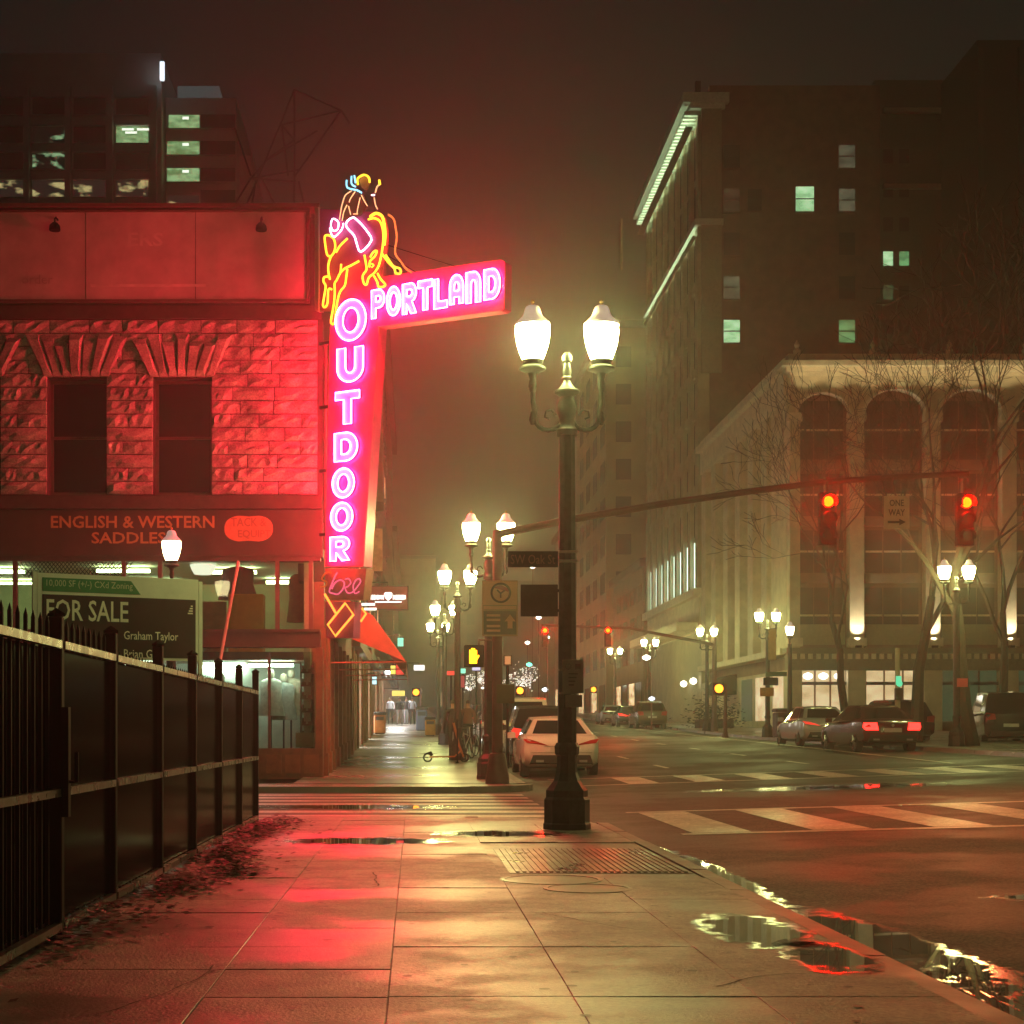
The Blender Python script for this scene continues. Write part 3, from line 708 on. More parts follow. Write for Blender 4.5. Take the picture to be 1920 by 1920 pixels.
# billboard
bz0, bz1 = SZ(569), SZ(407)
xr_ = SX(576)
seams = [XL+.5, SX(-40), SX(166), SX(370), xr_]
for a, c in zip(seams, seams[1:]):
    MB().box(a+.008, c-.008, FY-.30-random.uniform(0,.015), FY-.26, bz0, bz1).build('billboard_panel', M_bill, store)
b = MB(); b.box(XL+.4, xr_+.08, FY-.36, FY+.05, bz1+.0, bz1+.05).box(XL+.4, xr_+.05, FY-.34, FY-.24, bz0-.06, bz0).box(xr_+.002, xr_+.07, FY-.36, FY-.2, bz0-.06, bz1)
b.box(XL, XC-.05, FY-.42, FY+.3, bz1+.09, bz1+.17)
b.build('billboard_frame', M_frame, store)
MB().box(XL, XC-.03, FY-.12, FY+.06, ZW1, bz0-.08).build('cornice', M_trim, store)
M_ghost = mat('ghost_lettering', (.50,.44,.41), .6, var=.2, nscale=3)
text('painted_lettering', 'ERS', M_ghost, store, (SX(245)+8, FY-.322-38, SZ(470)), SX(310)-SX(245), .30, .02)
text('painted_lettering', 'order', mat('ghost_lettering_dark', (.33,.27,.25), .6, var=.2), store, (SX(48)+8, FY-.322-38, SZ(540)), SX(105)-SX(48), .2)
MB().box(SX(175), SX(390), FY-.320, FY-.316, SZ(545), SZ(540)).build('painted_line', M_ghost, store)
for x in (103, 490):
    b = MB(); q = px(x, 428, FY-.6); b.lathe([(.0,.12),(.06,.11),(.11,.05),(.125,-.03),(.115,-.06),(.0,-.05)], (q.x, FY-.62, q.z), 14)
    b.tube([(q.x, FY-.62, q.z+.1), (q.x, FY-.62, q.z+.2), (q.x, FY-.5, q.z+.27), (q.x, FY-.28, q.z+.27)], .018, 6)
    b.build('billboard_light', M_black, store, smooth=True)
# ledge, fascia with lettering
MB().box(XL, XC-.01, FY-.14, FY+.05, SZ(955), SZ(930)).build('ledge', M_trim, store)
MB().box(XL, XC-.03, FY-.08, FY+.6, SZ(1043), SZ(957)).build('fascia', mat('fascia_paint', (.05,.034,.028), .5, var=.3, nscale=2), store)
M_gold = mat('gold_lettering', (.46,.28,.11), .5, var=.12)
text('lettering', 'ENGLISH & WESTERN', M_gold, store, (SX(97)+8, FY-.083-38, SZ(991)), SX(403)-SX(97), .27, .018)
text('lettering', 'SADDLES', M_gold, store, (SX(173)+8, FY-.083-38, SZ(1020)), SX(312)-SX(173), .25, .018)
pe = MB(); pts = []
for i in range(36):
    a = 2*PI*i/36; x = 1.0*math.cos(a); rr_ = .30*(1-.12*math.exp(-(x*4)**2))
    pts.append((SX(467)+.53*math.copysign(abs(math.cos(a))**.8, math.cos(a)), FY-.086, SZ(992)+rr_*math.copysign(abs(math.sin(a))**.8, math.sin(a))))
pe.prism(pts, (0,.005,0)); pe.build('oval_plaque', mat('plaque_orange', (.52,.25,.13), .5, var=.15), store)
text('lettering', 'TACK &', mat('plaque_letters', (.30,.13,.07), .5, var=.1), store, (SX(434)+8, FY-.0875-38, SZ(988)), SX(500)-SX(434), .19, .01)
text('lettering', 'EQUIPT', MATS['plaque_letters'], store, (SX(447)+8, FY-.0875-38, SZ(1011)), SX(508)-SX(447), .19, .01)
# shopfront: upper glazing, beam, lower glazing, bulkhead
uz0, uz1 = SZ(1182), SZ(1052)
lz0, lz1 = SZ(1403), SZ(1222)
b = MB()
b.box(XL, XC-.05, FY-.05, FY+.25, uz1, SZ(1043)-.001)
b.box(XL, XC-.06, FY-.07, FY+.3, SZ(1214), uz0).box(XL, XC-.06, FY-.11, FY, uz0-.04, uz0+.02)
b.build('beam', M_trim, store)
for x in (28, 232, 300, 520, 583):
    MB().box(SX(x)-.045, SX(x)+.045, FY-.02, FY+.12, uz0, uz1).build('mullion', M_frame, store)
for x in (28, 200, 360, 505):
    MB().box(SX(x)-.03, SX(x)+.03, FY-.02, FY+.1, lz0, lz1).build('mullion', M_frame, store)
M_gl = glass('shop_glass')
xs_u = [SX(-150)] + [SX(x) for x in (28, 232, 300, 520, 583)]
for a, c in zip(xs_u, xs_u[1:]): MB().box(a+.045, c-.045, FY+.03, FY+.04, uz0, uz1).build('pane', M_gl, store)
xs_l = [SX(x) for x in (28, 200, 360, 505, 590)]
for a, c in zip(xs_l, xs_l[1:]): MB().box(a+.03, c-.03, FY+.03, FY+.04, lz0, lz1).build('pane', M_gl, store)
MB().box(XL, SX(592), FY-.04, FY+.3, .0, lz0).build('bulkhead', mat('bulkhead_tile', (.16,.09,.04), .4, var=.3, nscale=6), store)
b = MB()
for x in (500, 535, 570): b.box(SX(x), SX(x+28), FY-.065, FY-.041, SZ(1450), SZ(1415))
b.build('bulkhead_panel', M_wood, store)
MB().box(SX(592), XC, FY-.06, FY+.4, .0, SZ(1214)).build('corner_post', mat('oiled_wood', (.16,.08,.035), .5, var=.3, nscale=5), store)
MB().box(XL, XL+.3, FY, FY+10, 0, 5).box(XL+.3, XC-.45, FY+7.5, FY+7.8, .0, 5).build('back_wall', mat('shop_wall', (.42,.47,.34), .7, var=.25, nscale=1.2), store)
MB().box(XL+.3, XC-.45, FY+.3, FY+7.5, .25, .40).build('shop_floor', M_wood, store)
MB().box(XL+.3, XC-.45, FY+.3, FY+7.5, 2.62, 2.80).build('mezzanine_floor', M_wood, store)
MB().box(XL+.3, XC-.45, FY+.6, FY+7.5, 4.80, 4.92).build('shop_ceiling', mat('shop_ceiling', (.6,.63,.52), .7, var=.1), store)
MB().box(XC-.45, XC-.3, FY+.5, FY+7.8, 0, 5).build('side_wall', MATS['shop_wall'], store)
M_tubeU = emat('shop_tube_light', (.86,1,.50), 34.0)
M_tubeL = emat('shop_strip_light', (.80,1,.78), 60.0)
for i, (x, y) in enumerate(((-9.5, 36.6), (-6.6, 36.4), (-4.2, 36.7), (-3.0, 39.2), (-6.5, 39.5), (-10, 39.6))):
    MB().box(x-.6, x+.6, y-.06, y+.06, 4.66, 4.73).build('ceiling_light', M_tubeU, store)
for i, (x, y) in enumerate(((-3.2, 36.0), (-4.4, 37.2), (-6.2, 36.2), (-8.5, 36.8))):
    MB().box(x-.5, x+.5, y-.05, y+.05, 2.50, 2.56).build('ceiling_light', M_tubeL, store)
q = px(380, 1066, 35.6)
MB().lathe([(.30,.09),(.26,-.02),(.2,-.12),(.0,-.13)], (q.x, 35.7, q.z), 18).build('bowl_light', emat('bowl_glass', (1,.95,.75), 2.2, False), store, smooth=True)
MB().box(XL+.3, XC-.5, FY+2.3, FY+2.36, .40, 2.62).build('display_partition', mat('pale_partition', (.55,.62,.58), .7, var=.2, nscale=1.5), store)
MB().box(XL+.3, XC-.5, FY+3.2, FY+3.26, 2.80, 4.55).build('upper_partition', mat('green_partition', (.46,.52,.32), .7, var=.25, nscale=1.2), store)
# lattice at the upper left
b = MB()
for k in range(26):
    x = SX(44)+k*.085
    for s in (-1, 1): b.tube([(x, FY+.10, SZ(1080)), (x+s*.26, FY+.10, SZ(1052))], .008, 4)
kind(b.build('lattice', M_black, store), 'stuff')

# goods in the windows: each a thing of its own
def goods(name, label, cat, bld, m, group='goods in the shop windows', smooth=False):
    o = bld.build(name, m, None, smooth=smooth); return tag(o, label, cat, group)
q0, q1 = px(430, 1115, 35.9), px(495, 1178, 35.9)
goods('cardboard_box', 'orange cardboard carton in the upper shop window', 'box', MB().bbox(q0.x, q1.x, 35.7, 36.2, 2.80, q0.z, .01), mat('orange_card', (.55,.20,.04), .7, var=.15))
q0, q1 = px(373, 1128, 35.6), px(425, 1178, 35.6)
goods('display_board', 'pale tan display board beside the orange carton upstairs', 'board', MB().bbox(q0.x, q1.x, 35.55, 35.62, 2.80, q0.z, .01), mat('tan_board', (.42,.36,.2), .6, var=.2))
def coat_mesh(cx, cyv, zt_, w, h, d=.16):
    b = MB(); rs = []
    for t_, k in ((0,.16),(.06,.42),(.14,.5),(.5,.46),(1,.62)):
        rs.append([(cx+w*k*math.cos(2*PI*j/14)*(1+.08*math.sin(5*j)), cyv+d*(.5+.5*t_)*math.sin(2*PI*j/14), zt_-h*t_) for j in range(14)])
    return b.rings(rs)
q = px(445, 1062, 35.9); goods('vest', 'dark brown vest hung in the upper shop window', 'vest', coat_mesh(q.x, 36.0, q.z, .75, .75), mat('brown_leather', (.07,.035,.02), .6, var=.3), smooth=True)
q = px(556, 1075, 36.3); goods('hanging_coat', 'long olive coat hung by the right upper shop window', 'coat', coat_mesh(q.x, 36.5, q.z, .4, 1.1), mat('olive_cloth', (.12,.10,.03), .8, var=.3), smooth=True)
for k, (x, lab, col) in enumerate(((508, 'white shirt on a stand in the left of the lit window', (.62,.66,.62)), (532, 'pale grey jacket on a stand in the lit lower window', (.42,.48,.48)), (546, 'cream fringed jacket on a stand by the boot shelf', (.55,.52,.42)), (415, 'blue shirt on a stand behind the fence top', (.25,.34,.42)))):
    q = px(x, 1290+8*(k % 2), 36.1+.2*k)
    t = thing('clothed_stand', lab, 'clothing', (q.x, q.y, .4), 0, 'clothes stands in the lit lower window')
    coat_mesh(q.x, q.y, q.z+.22, .52, .85, .2).build('garment', mat('cloth%d' % k, col, .85, var=.3, nscale=7, bump=.5, bscale=16), t, smooth=True)
    MB().lathe([(.16,.0),(.16,.03),(.02,.05),(.02, q.z-.5)], (q.x, q.y, .4), 10).build('stand', M_black, t)
    MB().lathe([(.0,.0),(.06,.04),(.085,.12),(.07,.2),(.0,.24)], (q.x, q.y, q.z+.2), 12).build('head_form', mat('head_form', (.55,.5,.42), .7, var=.1), t, smooth=True)
sh = thing('boot_shelf', 'narrow tiered shelf of boots at the right of the lit window', 'shelf', (SX(570), 35.6, .4))
for k in range(6):
    z = SZ(1385)+k*.29
    MB().box(SX(562), SX(586), 35.4, 35.8, z, z+.03).build('tier', M_wood, sh)
    for j in range(2):
        x = SX(567)+j*.14
        MB().lathe([(.05,.03),(.045,.09),(.05,.17),(.0,.175)], (x, 35.6, z), 8).box(x-.045, x+.045, 35.45, 35.62, z+.03, z+.09).build('boot', mat('boot_leather', (.22,.11,.05), .5, var=.4, nscale=3), sh)
MB().box(SX(562)-.02, SX(562), 35.4, 35.8, .4, SZ(1240)).box(SX(586), SX(586)+.02, 35.4, 35.8, .4, SZ(1240)).build('upright', M_wood, sh)
q = px(572, 1387, 35.3); goods('price_card', 'tan price card standing at the foot of the lit window', 'card', MB().bbox(q.x-.21, q.x+.21, 35.33, 35.35, lz0+.02, lz0+.34, .005), mat('card_tan', (.46,.40,.24), .6, var=.15))
rod = MB().tube([px(447, 1052, 34.7), px(412, 1242, 34.2)], .035, 6).build('leaning_rod', mat('pink_rod', (.5,.35,.3), .5, var=.2)); tag(rod, 'thin pale rod leaning in front of the upper shop window', 'rod')

# side elevation along the pavement
side = MB()
M_sidewall = mat('side_wall_paint', (.14,.07,.05), .6, var=.3, nscale=2, bump=.1)
b = MB()
b.box(XC-.45, XC-.02, FY+.8, FY+17, 3.35, 4.39).box(XC-.42, XC-.12, FY+.5, FY+17, .0, .75)
b.build('side_fascia', M_sidewall, store)
for k, y in enumerate((35.9, 37.6, 39.3, 41.5, 43.8, 46.2, 48.6, 51.0)):
    MB().box(XC-.3, XC+.04, y-.17, y+.17, .0, 3.35).box(XC-.3, XC+.08, y-.22, y+.22, .0, .5+pave(0, y)).build('side_pier', M_wood if k % 2 else MATS['oiled_wood'], store)
M_warmwin = litwin('dim_shop_window', (.9,.55,.2), (.1,.05,.02), .5, 1.0)
for k, (a, c) in enumerate(((36.1, 37.4), (37.8, 39.1), (39.5, 41.3), (41.7, 43.6), (44.0, 46.0), (46.4, 48.4), (48.8, 50.8))):
    f = MB().box(XC-.2, XC-.16, a, c, .75, 3.3).build('side_window', M_warmwin if k in (1, 4, 5) else M_dkglass, store)
    MB().box(XC-.16, XC-.10, a, c, 2.5, 2.56).box(XC-.16, XC-.10, (a+c)/2-.03, (a+c)/2+.03, .75, 3.3).build('glazing_bar', M_wood, f)
for k in range(3):
    MB().box(XC-.05, XC-.0, 40+4*k, 41.2+4*k, 7.0, 9.2).build('side_upper_window', M_dkglass, store)
# ------------------------------------------------------------------ neon sign on the corner
TA = .6; AL = math.atan(TA)
OX, OY = -1.85, 33.3
def onsign(x, y):            # a point of the photograph taken onto the plane of the sign: (along, height)
    k = (x-VX)/FPX; D = (OY+TA*OX)/(1+TA*k); X = k*D
    return ((X-OX)/math.cos(AL), CAMZ+(VY-y)*D/FPX)
sign = thing('neon_sign', 'tall red neon corner sign with bucking horse and rider above stacked letters', 'neon sign', (OX, OY, 0), -AL)
M_cab = mat('sign_red_enamel', (.60,.05,.22), .45, var=.2, nscale=2.5, bump=.05, bscale=20)
M_cabs = mat('sign_side_enamel', (.30,.03,.035), .5, var=.3, nscale=4)
def sp(x, y, v=0.0):
    u, z = onsign(x, y); return Vector((u, v, z))
def cabinet(name, pts, thick, v0=0.0, m=None):
    b = MB(); P = [sp(x, y, v0) for x, y in pts]
    return b.rings([P, [p+Vector((0,thick,0)) for p in P]]).build(name, m or M_cab, sign, world=False)
cabinet('vertical_cabinet', [(622,560),(713,560),(708,640),(682,1062),(609,1062),(618,640)], .32)
cabinet('arm_cabinet', [(692,523),(940,487),(947,492),(946,578),(940,582),(705,613)], .30, -.012)
cabinet('lower_cabinet', [(609,1066),(686,1066),(680,1124),(608,1124)], .28, .02, mat('sign_lower_enamel', (.30,.10,.07), .5, var=.3))
cabinet('arrow_cabinet', [(609,1128),(664,1128),(661,1196),(611,1196)], .26, .02)
cabinet('horse_panel', [(592,390),(700,396),(716,470),(716,545),(700,560),(622,582),(592,580)], .12, .05)
cabinet('panel_edge', [(590,388),(597,388),(597,582),(590,582)], .2, .0, mat('sign_edge', (.5,.3,.3), .4, var=.1))
# the rider painted on a cut-out above the panel
def zp(zx, zy): return (560+zx*.22917, 300+zy*.22917)
M_brown = mat('painted_brown', (.16,.06,.03), .5, var=.1); M_skin = mat('painted_skin', (.62,.33,.2), .5, var=.1)
cabinet('rider_cutout', [zp(*p) for p in ((395,275),(470,250),(535,285),(560,370),(500,450),(440,470),(345,490),(355,380))], .03, .02, M_brown)
cabinet('face_cutout', [zp(*p) for p in ((492,165),(520,135),(575,150),(572,200),(545,245),(510,225))], .03, .02, M_skin)
cabinet('horse_cutout', [zp(*p) for p in ((560,470),(640,430),(700,460),(725,560),(722,720),(700,800),(650,930),(590,1010),(540,1020),(530,930),(560,800),(540,600))], .03, .03, M_cab)
NP = {}
def neon(name, col, k=1.0): return emat(name, col, NEON*k)
N_pink = neon('neon_pink', (1.0,.0085,.040)); N_yel = neon('neon_yellow', (1.0,.60,.03), 0.0058); N_wht = neon('neon_white', (.9,.75,1.0), 0.0105)
N_blue = neon('neon_blue', (.25,.75,1.0), 0.0048); N_crm = neon('neon_cream', (1.0,.55,.25), 0.0034); N_org = neon('neon_orange', (1.0,.34,.05), 0.0043); N_dim = neon('neon_dim_pink', (1.0,.16,.30), 0.0019); N_dimo = neon('neon_dim_orange', (1,.2,.03), 0.0008)
N_dimr = neon('neon_alternate', (1.0,.22,.05), 0.0029)
def ntube(name, pts, m, r=.017, v=-.06, parent=None, closed=False, seg=5):
    return MB().tube([sp(x, y, v) for x, y in pts], r, seg, closed).build(name, m, parent or sign, world=False, smooth=True)
def smoothp(pts, closed=False, n=4):
    if len(pts) < 3: return pts
    out = []; N = len(pts); P = lambda i: pts[i % N] if closed else pts[min(N-1, max(0, i))]
    for i in range(N if closed else N-1):
        p0, p1, p2, p3 = P(i-1), P(i), P(i+1), P(i+2)
        for j in range(n):
            t = j/n
            out.append(tuple(.5*((2*p1[k])+(-p0[k]+p2[k])*t+(2*p0[k]-5*p1[k]+4*p2[k]-p3[k])*t*t+(-p0[k]+3*p1[k]-3*p2[k]+p3[k])*t**3) for k in (0, 1)))
    if not closed: out.append(tuple(pts[-1]))
    return out
def ztube(name, zpts, m, r=.022, sm=True, v=-.03):
    p = [zp(*q) for q in zpts]
    return ntube(name, smoothp(p, n=3) if sm else p, m, r, v)
hz = ztube
hz('horse_tail_tube', [(270,790),(240,780),(225,700),(220,630),(250,618),(290,645),(306,700),(295,760),(270,795),(250,860),(250,920),(262,980)], N_yel)
hz('horse_rump_tube', [(405,645),(345,705),(312,760)], N_yel)
hz('horse_leg_tube', [(258,955),(215,962),(210,1000),(228,1035),(215,1120),(205,1190),(222,1207),(243,1172),(250,1062),(278,1062)], N_yel)
hz('horse_leg_tube', [(500,830),(430,868),(385,890),(348,925),(318,985),(300,1015),(302,1090),(294,1180),(275,1290),(272,1338),(300,1338),(310,1250),(325,1150),(346,1080),(384,1030),(396,960),(405,895)], N_yel)
hz('horse_leg_tube', [(355,855),(350,920)], N_yel)
hz('horse_neck_tube', [(575,490),(622,480),(668,500),(693,560),(700,640),(690,740),(680,795),(660,870),(622,930),(580,965),(562,1022),(540,1010),(530,950),(562,900),(555,840),(545,780)], N_yel)
hz('mane_tube', [(590,468),(640,440),(690,465),(708,540),(714,620),(706,700)], N_yel, .03)
hz('horse_head_tube', [(585,880),(590,830),(630,790),(645,745),(615,760),(592,800)], N_yel)
hz('horse_eye_tube', [(600,850),(622,862),(603,882)], N_yel, .014)
hz('horse_foreleg_tube', [(690,770),(740,840),(790,890),(800,930),(838,930),(835,892),(780,870),(720,780)], N_yel)
hz('horse_foreleg_tube', [(622,950),(650,1000),(660,1040),(700,1040),(715,1020),(680,980),(652,930)], N_yel)
hz('alternate_tube', [(740,450),(785,488),(800,560),(810,640),(795,760),(840,830),(880,885),(930,925)], N_dimr, .02)
hz('saddle_tube', [(462,475),(512,520),(562,580),(602,660),(515,755),(480,680),(460,620),(405,560),(395,520),(430,482),(460,475)], N_wht, .018)
hz('hand_tube', [(300,485),(332,512),(325,570),(290,582),(270,540),(280,490),(300,485)], N_wht, .015)
hz('cuff_tube', [(262,560),(275,610),(300,632),(358,572),(372,520)], N_wht, .015)
for z_ in ([(400,168),(405,230),(480,250),(522,272)], [(440,135),(440,200),(472,222)], [(462,130),(472,190)]): hz('scarf_tube', z_, N_blue, .018)
hz('hair_tube', [(492,205),(488,155),(540,125),(582,150),(587,188)], N_yel, .022)
for z_ in ([(440,255),(390,290),(370,340),(355,400),(340,490)], [(470,260),(430,320),(420,350)], [(520,290),(545,340),(570,380)], [(402,370),(375,430),(362,500)], [(415,380),(432,450)], [(510,310),(490,400),(485,440)], [(455,445),(490,445)]): hz('shirt_tube', z_, N_crm, .012)
hz('raised_hand_tube', [(665,168),(672,205)], N_yel, .025); hz('raised_arm_tube', [(668,205),(648,222),(634,272)], N_crm, .015)
hz('raised_cuff_tube', [(603,292),(627,290)], N_wht, .016); hz('raised_arm_tube', [(625,310),(635,370),(652,405)], N_crm, .013)
# block letters: contour tubes on pale faces
def arc(cx, cyv, rx, ry, a0, a1, n=10):
    return [(cx+rx*math.cos(math.radians(lerp(a0, a1, i/n))), cyv+ry*math.sin(math.radians(lerp(a0, a1, i/n)))) for i in range(n+1)]
def glyph(ch):       # outlines in a unit box, the first is the outside
    t = .30
    if ch == 'O': return [arc(.5,.5,.5,.5,0,360,26)[:-1], arc(.5,.5,.26,.30,0,360,20)[:-1]]
    if ch == 'U': return [[(0,1)] + arc(.5,.42,.5,.42,180,360,14) + [(1,1),(.68,1)] + arc(.5,.44,.18,.18,0,-180,8) + [(.32,1)]]
    if ch == 'T': return [[(0,1),(1,1),(1,.76),(.66,.76),(.66,0),(.34,0),(.34,.76),(0,.76)]]
    if ch == 'D': return [[(0,0),(.45,0)] + arc(.5,.5,.5,.5,-90,90,14) + [(0,1)], [(.30,.24),(.46,.24)] + arc(.46,.5,.24,.26,-90,90,10) + [(.30,.76)]]
    if ch == 'R': return [[(0,0),(.30,0),(.30,.34),(.62,0),(1,0),(.68,.42)] + arc(.62,.70,.38,.30,-60,90,10) + [(0,1)], [(.30,.58),(.55,.58)] + arc(.57,.69,.13,.11,-90,90,6) + [(.30,.80)]]
    if ch == 'P': return [[(0,0),(.32,0),(.32,.36),(.55,.36)] + arc(.58,.68,.42,.32,-90,90,12) + [(0,1)], [(.32,.58),(.55,.58)] + arc(.56,.68,.14,.10,-90,90,6) + [(.32,.78)]]
    if ch == 'L': return [[(0,1),(.34,1),(.34,.24),(1,.24),(1,0),(0,0)]]
    if ch == 'A': return [[(0,0),(0,.62)] + arc(.5,.60,.5,.40,180,0,14) + [(1,0),(.68,0),(.68,.24),(.32,.24),(.32,0)], [(.34,.46),(.34,.60)] + arc(.5,.60,.16,.16,180,0,6) + [(.66,.46)]]
    if ch == 'N': return [[(0,0),(0,1),(.5,1)] + arc(.55,.6,.45,.40,90,0,8) + [(1,0),(.66,0),(.66,.58)] + arc(.5,.58,.16,.16,0,180,6) + [(.34,0)]]
M_face = mat('letter_face', (.78,.62,.74), .5, var=.05)
def neon_letter(ch, box, v=-.035, r=.013, back=False):
    x0, y0, x1, y1 = box
    (u0, za), (u1, zb_) = onsign(x0, y1), onsign(x1, y0)
    cxm, cym = (x0+x1)/2, (y0+y1)/2
    um, zm = onsign(cxm, cym); w = u1-u0; D = None
    ztop = onsign(cxm, y0)[1]; zbot = onsign(cxm, y1)[1]
    outs = [[Vector((u0+w*a, 0, zbot+(ztop-zbot)*b_)) for a, b_ in g] for g in glyph(ch)]
    cu = bpy.data.curves.new('letter_face', 'CURVE'); cu.dimensions = '2D'; cu.fill_mode = 'BOTH'; cu.extrude = .012
    for g in outs:
        s_ = cu.splines.new('POLY'); s_.points.add(len(g)-1); s_.use_cyclic_u = True
        for pnt, q in zip(s_.points, g): pnt.co = (q.x, q.z, 0, 1)
    to = bpy.data.objects.new('t', cu); C.objects.link(to); bpy.context.view_layer.update()
    lm = bpy.data.meshes.new_from_object(to.evaluated_get(bpy.context.evaluated_depsgraph_get())); bpy.data.objects.remove(to)
    lm.materials.clear(); lm.materials.append(M_face)
    L_ = link('letter', lm, sign, (0, v, 0), (PI/2, 0, 0)); L_['label'] = 'neon letter %s' % ch
    b = MB()
    for g in outs: b.tube([Vector((q.x, q.z, .045)) for q in g], r, 5, True)
    b.build('tube', N_pink, L_, world=False, smooth=True)
    if back:
        L2 = link('letter', lm, sign, (2*um, .40, 0), (PI/2, 0, PI)); L2['label'] = 'neon letter %s on the far face' % ch
        tb_ = L_.children[0].copy(); C.objects.link(tb_); tb_.parent = L2
for ch_, bx_ in zip('OUTDOOR', ((633,563,690,640),(636,653,685,717),(633,735,678,796),(631,812,674,865),(627,879,668,934),(624,943,665,996),(623,1007,659,1052))):
    neon_letter(ch_, bx_, back=True)
for ch_, zb in zip('PORTLAND', ((612,1060,725,1310),(735,1035,855,1290),(865,1010,985,1275),(992,985,1118,1245),(1122,970,1238,1230),(1250,940,1370,1195),(1385,915,1510,1185),(1530,890,1670,1155))):
    a_, b2_ = zp(zb[0], zb[1]), zp(zb[2], zb[3]); neon_letter(ch_, (a_[0]+1, a_[1]+2, b2_[0]-1, b2_[1]-2), -.05, .012)
# script word, dimly lit, and the arrow
def y4(pts): return [(580+zx*220/1920, 1020+zy*220/1920) for zx, zy in pts]
ntube('script_tube', smoothp(y4([(360,480),(330,455),(260,490),(215,580),(290,620),(270,690),(190,700)]), n=4), N_dimo, .02, -.02)
ntube('script_tube', smoothp(y4([(470,465),(430,540),(380,660),(340,780),(400,810),(480,820),(560,740),(585,640),(520,590),(430,640),(380,740)]), n=4), N_dim, .018, -.03)
ntube('script_tube', smoothp(y4([(600,580),(660,570),(690,640),(640,700),(600,720),(640,800),(720,790),(800,700),(850,620),(830,570),(770,600),(730,700),(760,810),(830,780)]), n=4), N_dim, .016, -.03)
ntube('arrow_tube', y4([(270,820),(450,1130)]), N_org, .026, -.04)
ntube('arrow_tube', y4([(605,970),(740,1160),(445,1510),(320,1325)]), N_org, .026, -.04, closed=True)
ntube('arrow_tip_tube', y4([(880,1050),(945,1145),(860,1270)]), N_org, .024, -.04)
# brackets to the wall
for y_ in (640, 760, 880, 1000):
    u, z = onsign(612, y_)
    MB().box(u-.25, u+.02, .1, .16, z-.03, z+.03).build('bracket', M_black, sign, world=False)
for (xa, ya) in ((860, 500), (780, 511)):
    MB().tube([sp(xa, ya, .15), sp(640, 430, .3)], .008, 4).build('guy_wire', M_black, sign, world=False)

# awning over the side pavement
M_awn = mat('red_canvas', (.42,.06,.05), .75, var=.25, nscale=3, bump=.2, bscale=9)
aw = thing('shop_awning', 'red canvas awning sloping over the left pavement beyond the sign', 'awning', (XC, 38, 2.6))
ya, yb = 37.2, 50
def aws(y): return [(XC+.06, y, 4.35), (-.95, y, 3.72), (-.16, y, 2.66)]
P0, P1 = aws(ya), aws(yb)
b = MB(); b.quad(P0[0], P0[1], P1[1], P1[0]).quad(P0[1], P0[2], P1[2], P1[1])
b.quad(P0[2], P1[2], (-.16,yb,2.42), (-.16,ya,2.42)); b.build('canvas', M_awn, aw, recalc=False)
MB().poly([P0[0], P0[1], P0[2], (-.16,ya,2.45), (XC+.06,ya,2.45)][:3] + [(XC+.06, ya, 3.4)]).build('end_panel', M_awn, aw, recalc=False)
for y in (ya+.03, 41.5, 45.8, yb-.05):
    MB().tube([aws(y)[0], aws(y)[1], aws(y)[2], (XC+.06, y, 2.64)], .02, 5).build('awning_frame', mat('red_frame_paint', (.5,.10,.08), .4, var=.1), aw)
# band of other buildings on the left beyond the store
M_lb = [mat('brick_dark', (.16,.09,.06), .8, var=.3, nscale=2), mat('stucco_brown', (.26,.19,.13), .8, var=.25, nscale=1), mat('brick_red', (.20,.08,.05), .8, var=.3, nscale=2)]
LB = [(52.2, 66, 15, 0, 'dark brick building just beyond the corner store'), (66.2, 82, 21, 1, 'brown stucco building farther along the left pavement'), (82.2, 104, 12, 2, 'low red brick building behind the group of pedestrians'), (104.2, 150, 26, 0, 'tall dark building far down the left side of the street'), (150.2, 215, 18, 1, 'last brown building down the left side of the street')]
M_litw = litwin('warm_shop_window', (1.0,.72,.36), (.25,.12,.05), 2.2, .8); M_whitew = litwin('bright_shop_window', (1,.95,.88), (.6,.55,.4), 16.0, .5, True)
for n_, (y0, y1, h, mi, lab) in enumerate(LB):
    z0 = pave(0, y0)
    t = thing('row_building', lab, 'building', ((XC-8), (y0+y1)/2, z0), 0, 'buildings down the left side of the street')
    MB().box(XC-16, XC-.3, y0, y1, -1, z0+h).box(XC-.3, XC, y0, y1, z0+3.6, z0+h).build('wall', M_lb[mi], t)
    MB().box(XC-.2, XC+.45, y0+.2, y1-.2, z0+h-.6, z0+h-.1).build('cornice', M_trim, t); MB().box(XC-.1, XC+.25, y0+.1, y1-.1, z0+3.5, z0+3.9).build('shop_cornice', M_trim, t)
    y = y0+1.0; k = 0
    while y < y1-2:
        MB().box(XC-.28, XC-.24, y, y+1.7, z0+.3, z0+3.2).build('shop_window', [M_litw, M_dkglass, M_whitew, M_litw][(k+n_) % 4], t)
        MB().box(XC-.29, XC+.02, y-.35, y-.03, z0-.5, z0+3.5).build('pier', M_wood, t)
        z = z0+5
        while z < z0+h-2 and k < 6:
            w_ = MB().box(XC-.02, XC+.02, y+.2, y+1.4, z, z+1.8).build('window', M_litw if (k*3+int(z)) % 11 == 0 else M_dkglass, t)
            MB().box(XC+.02, XC+.08, y+.1, y+1.5, z-.12, z-.001).build('sill', M_trim, w_); z += 3.4
        y += 2.4; k += 1
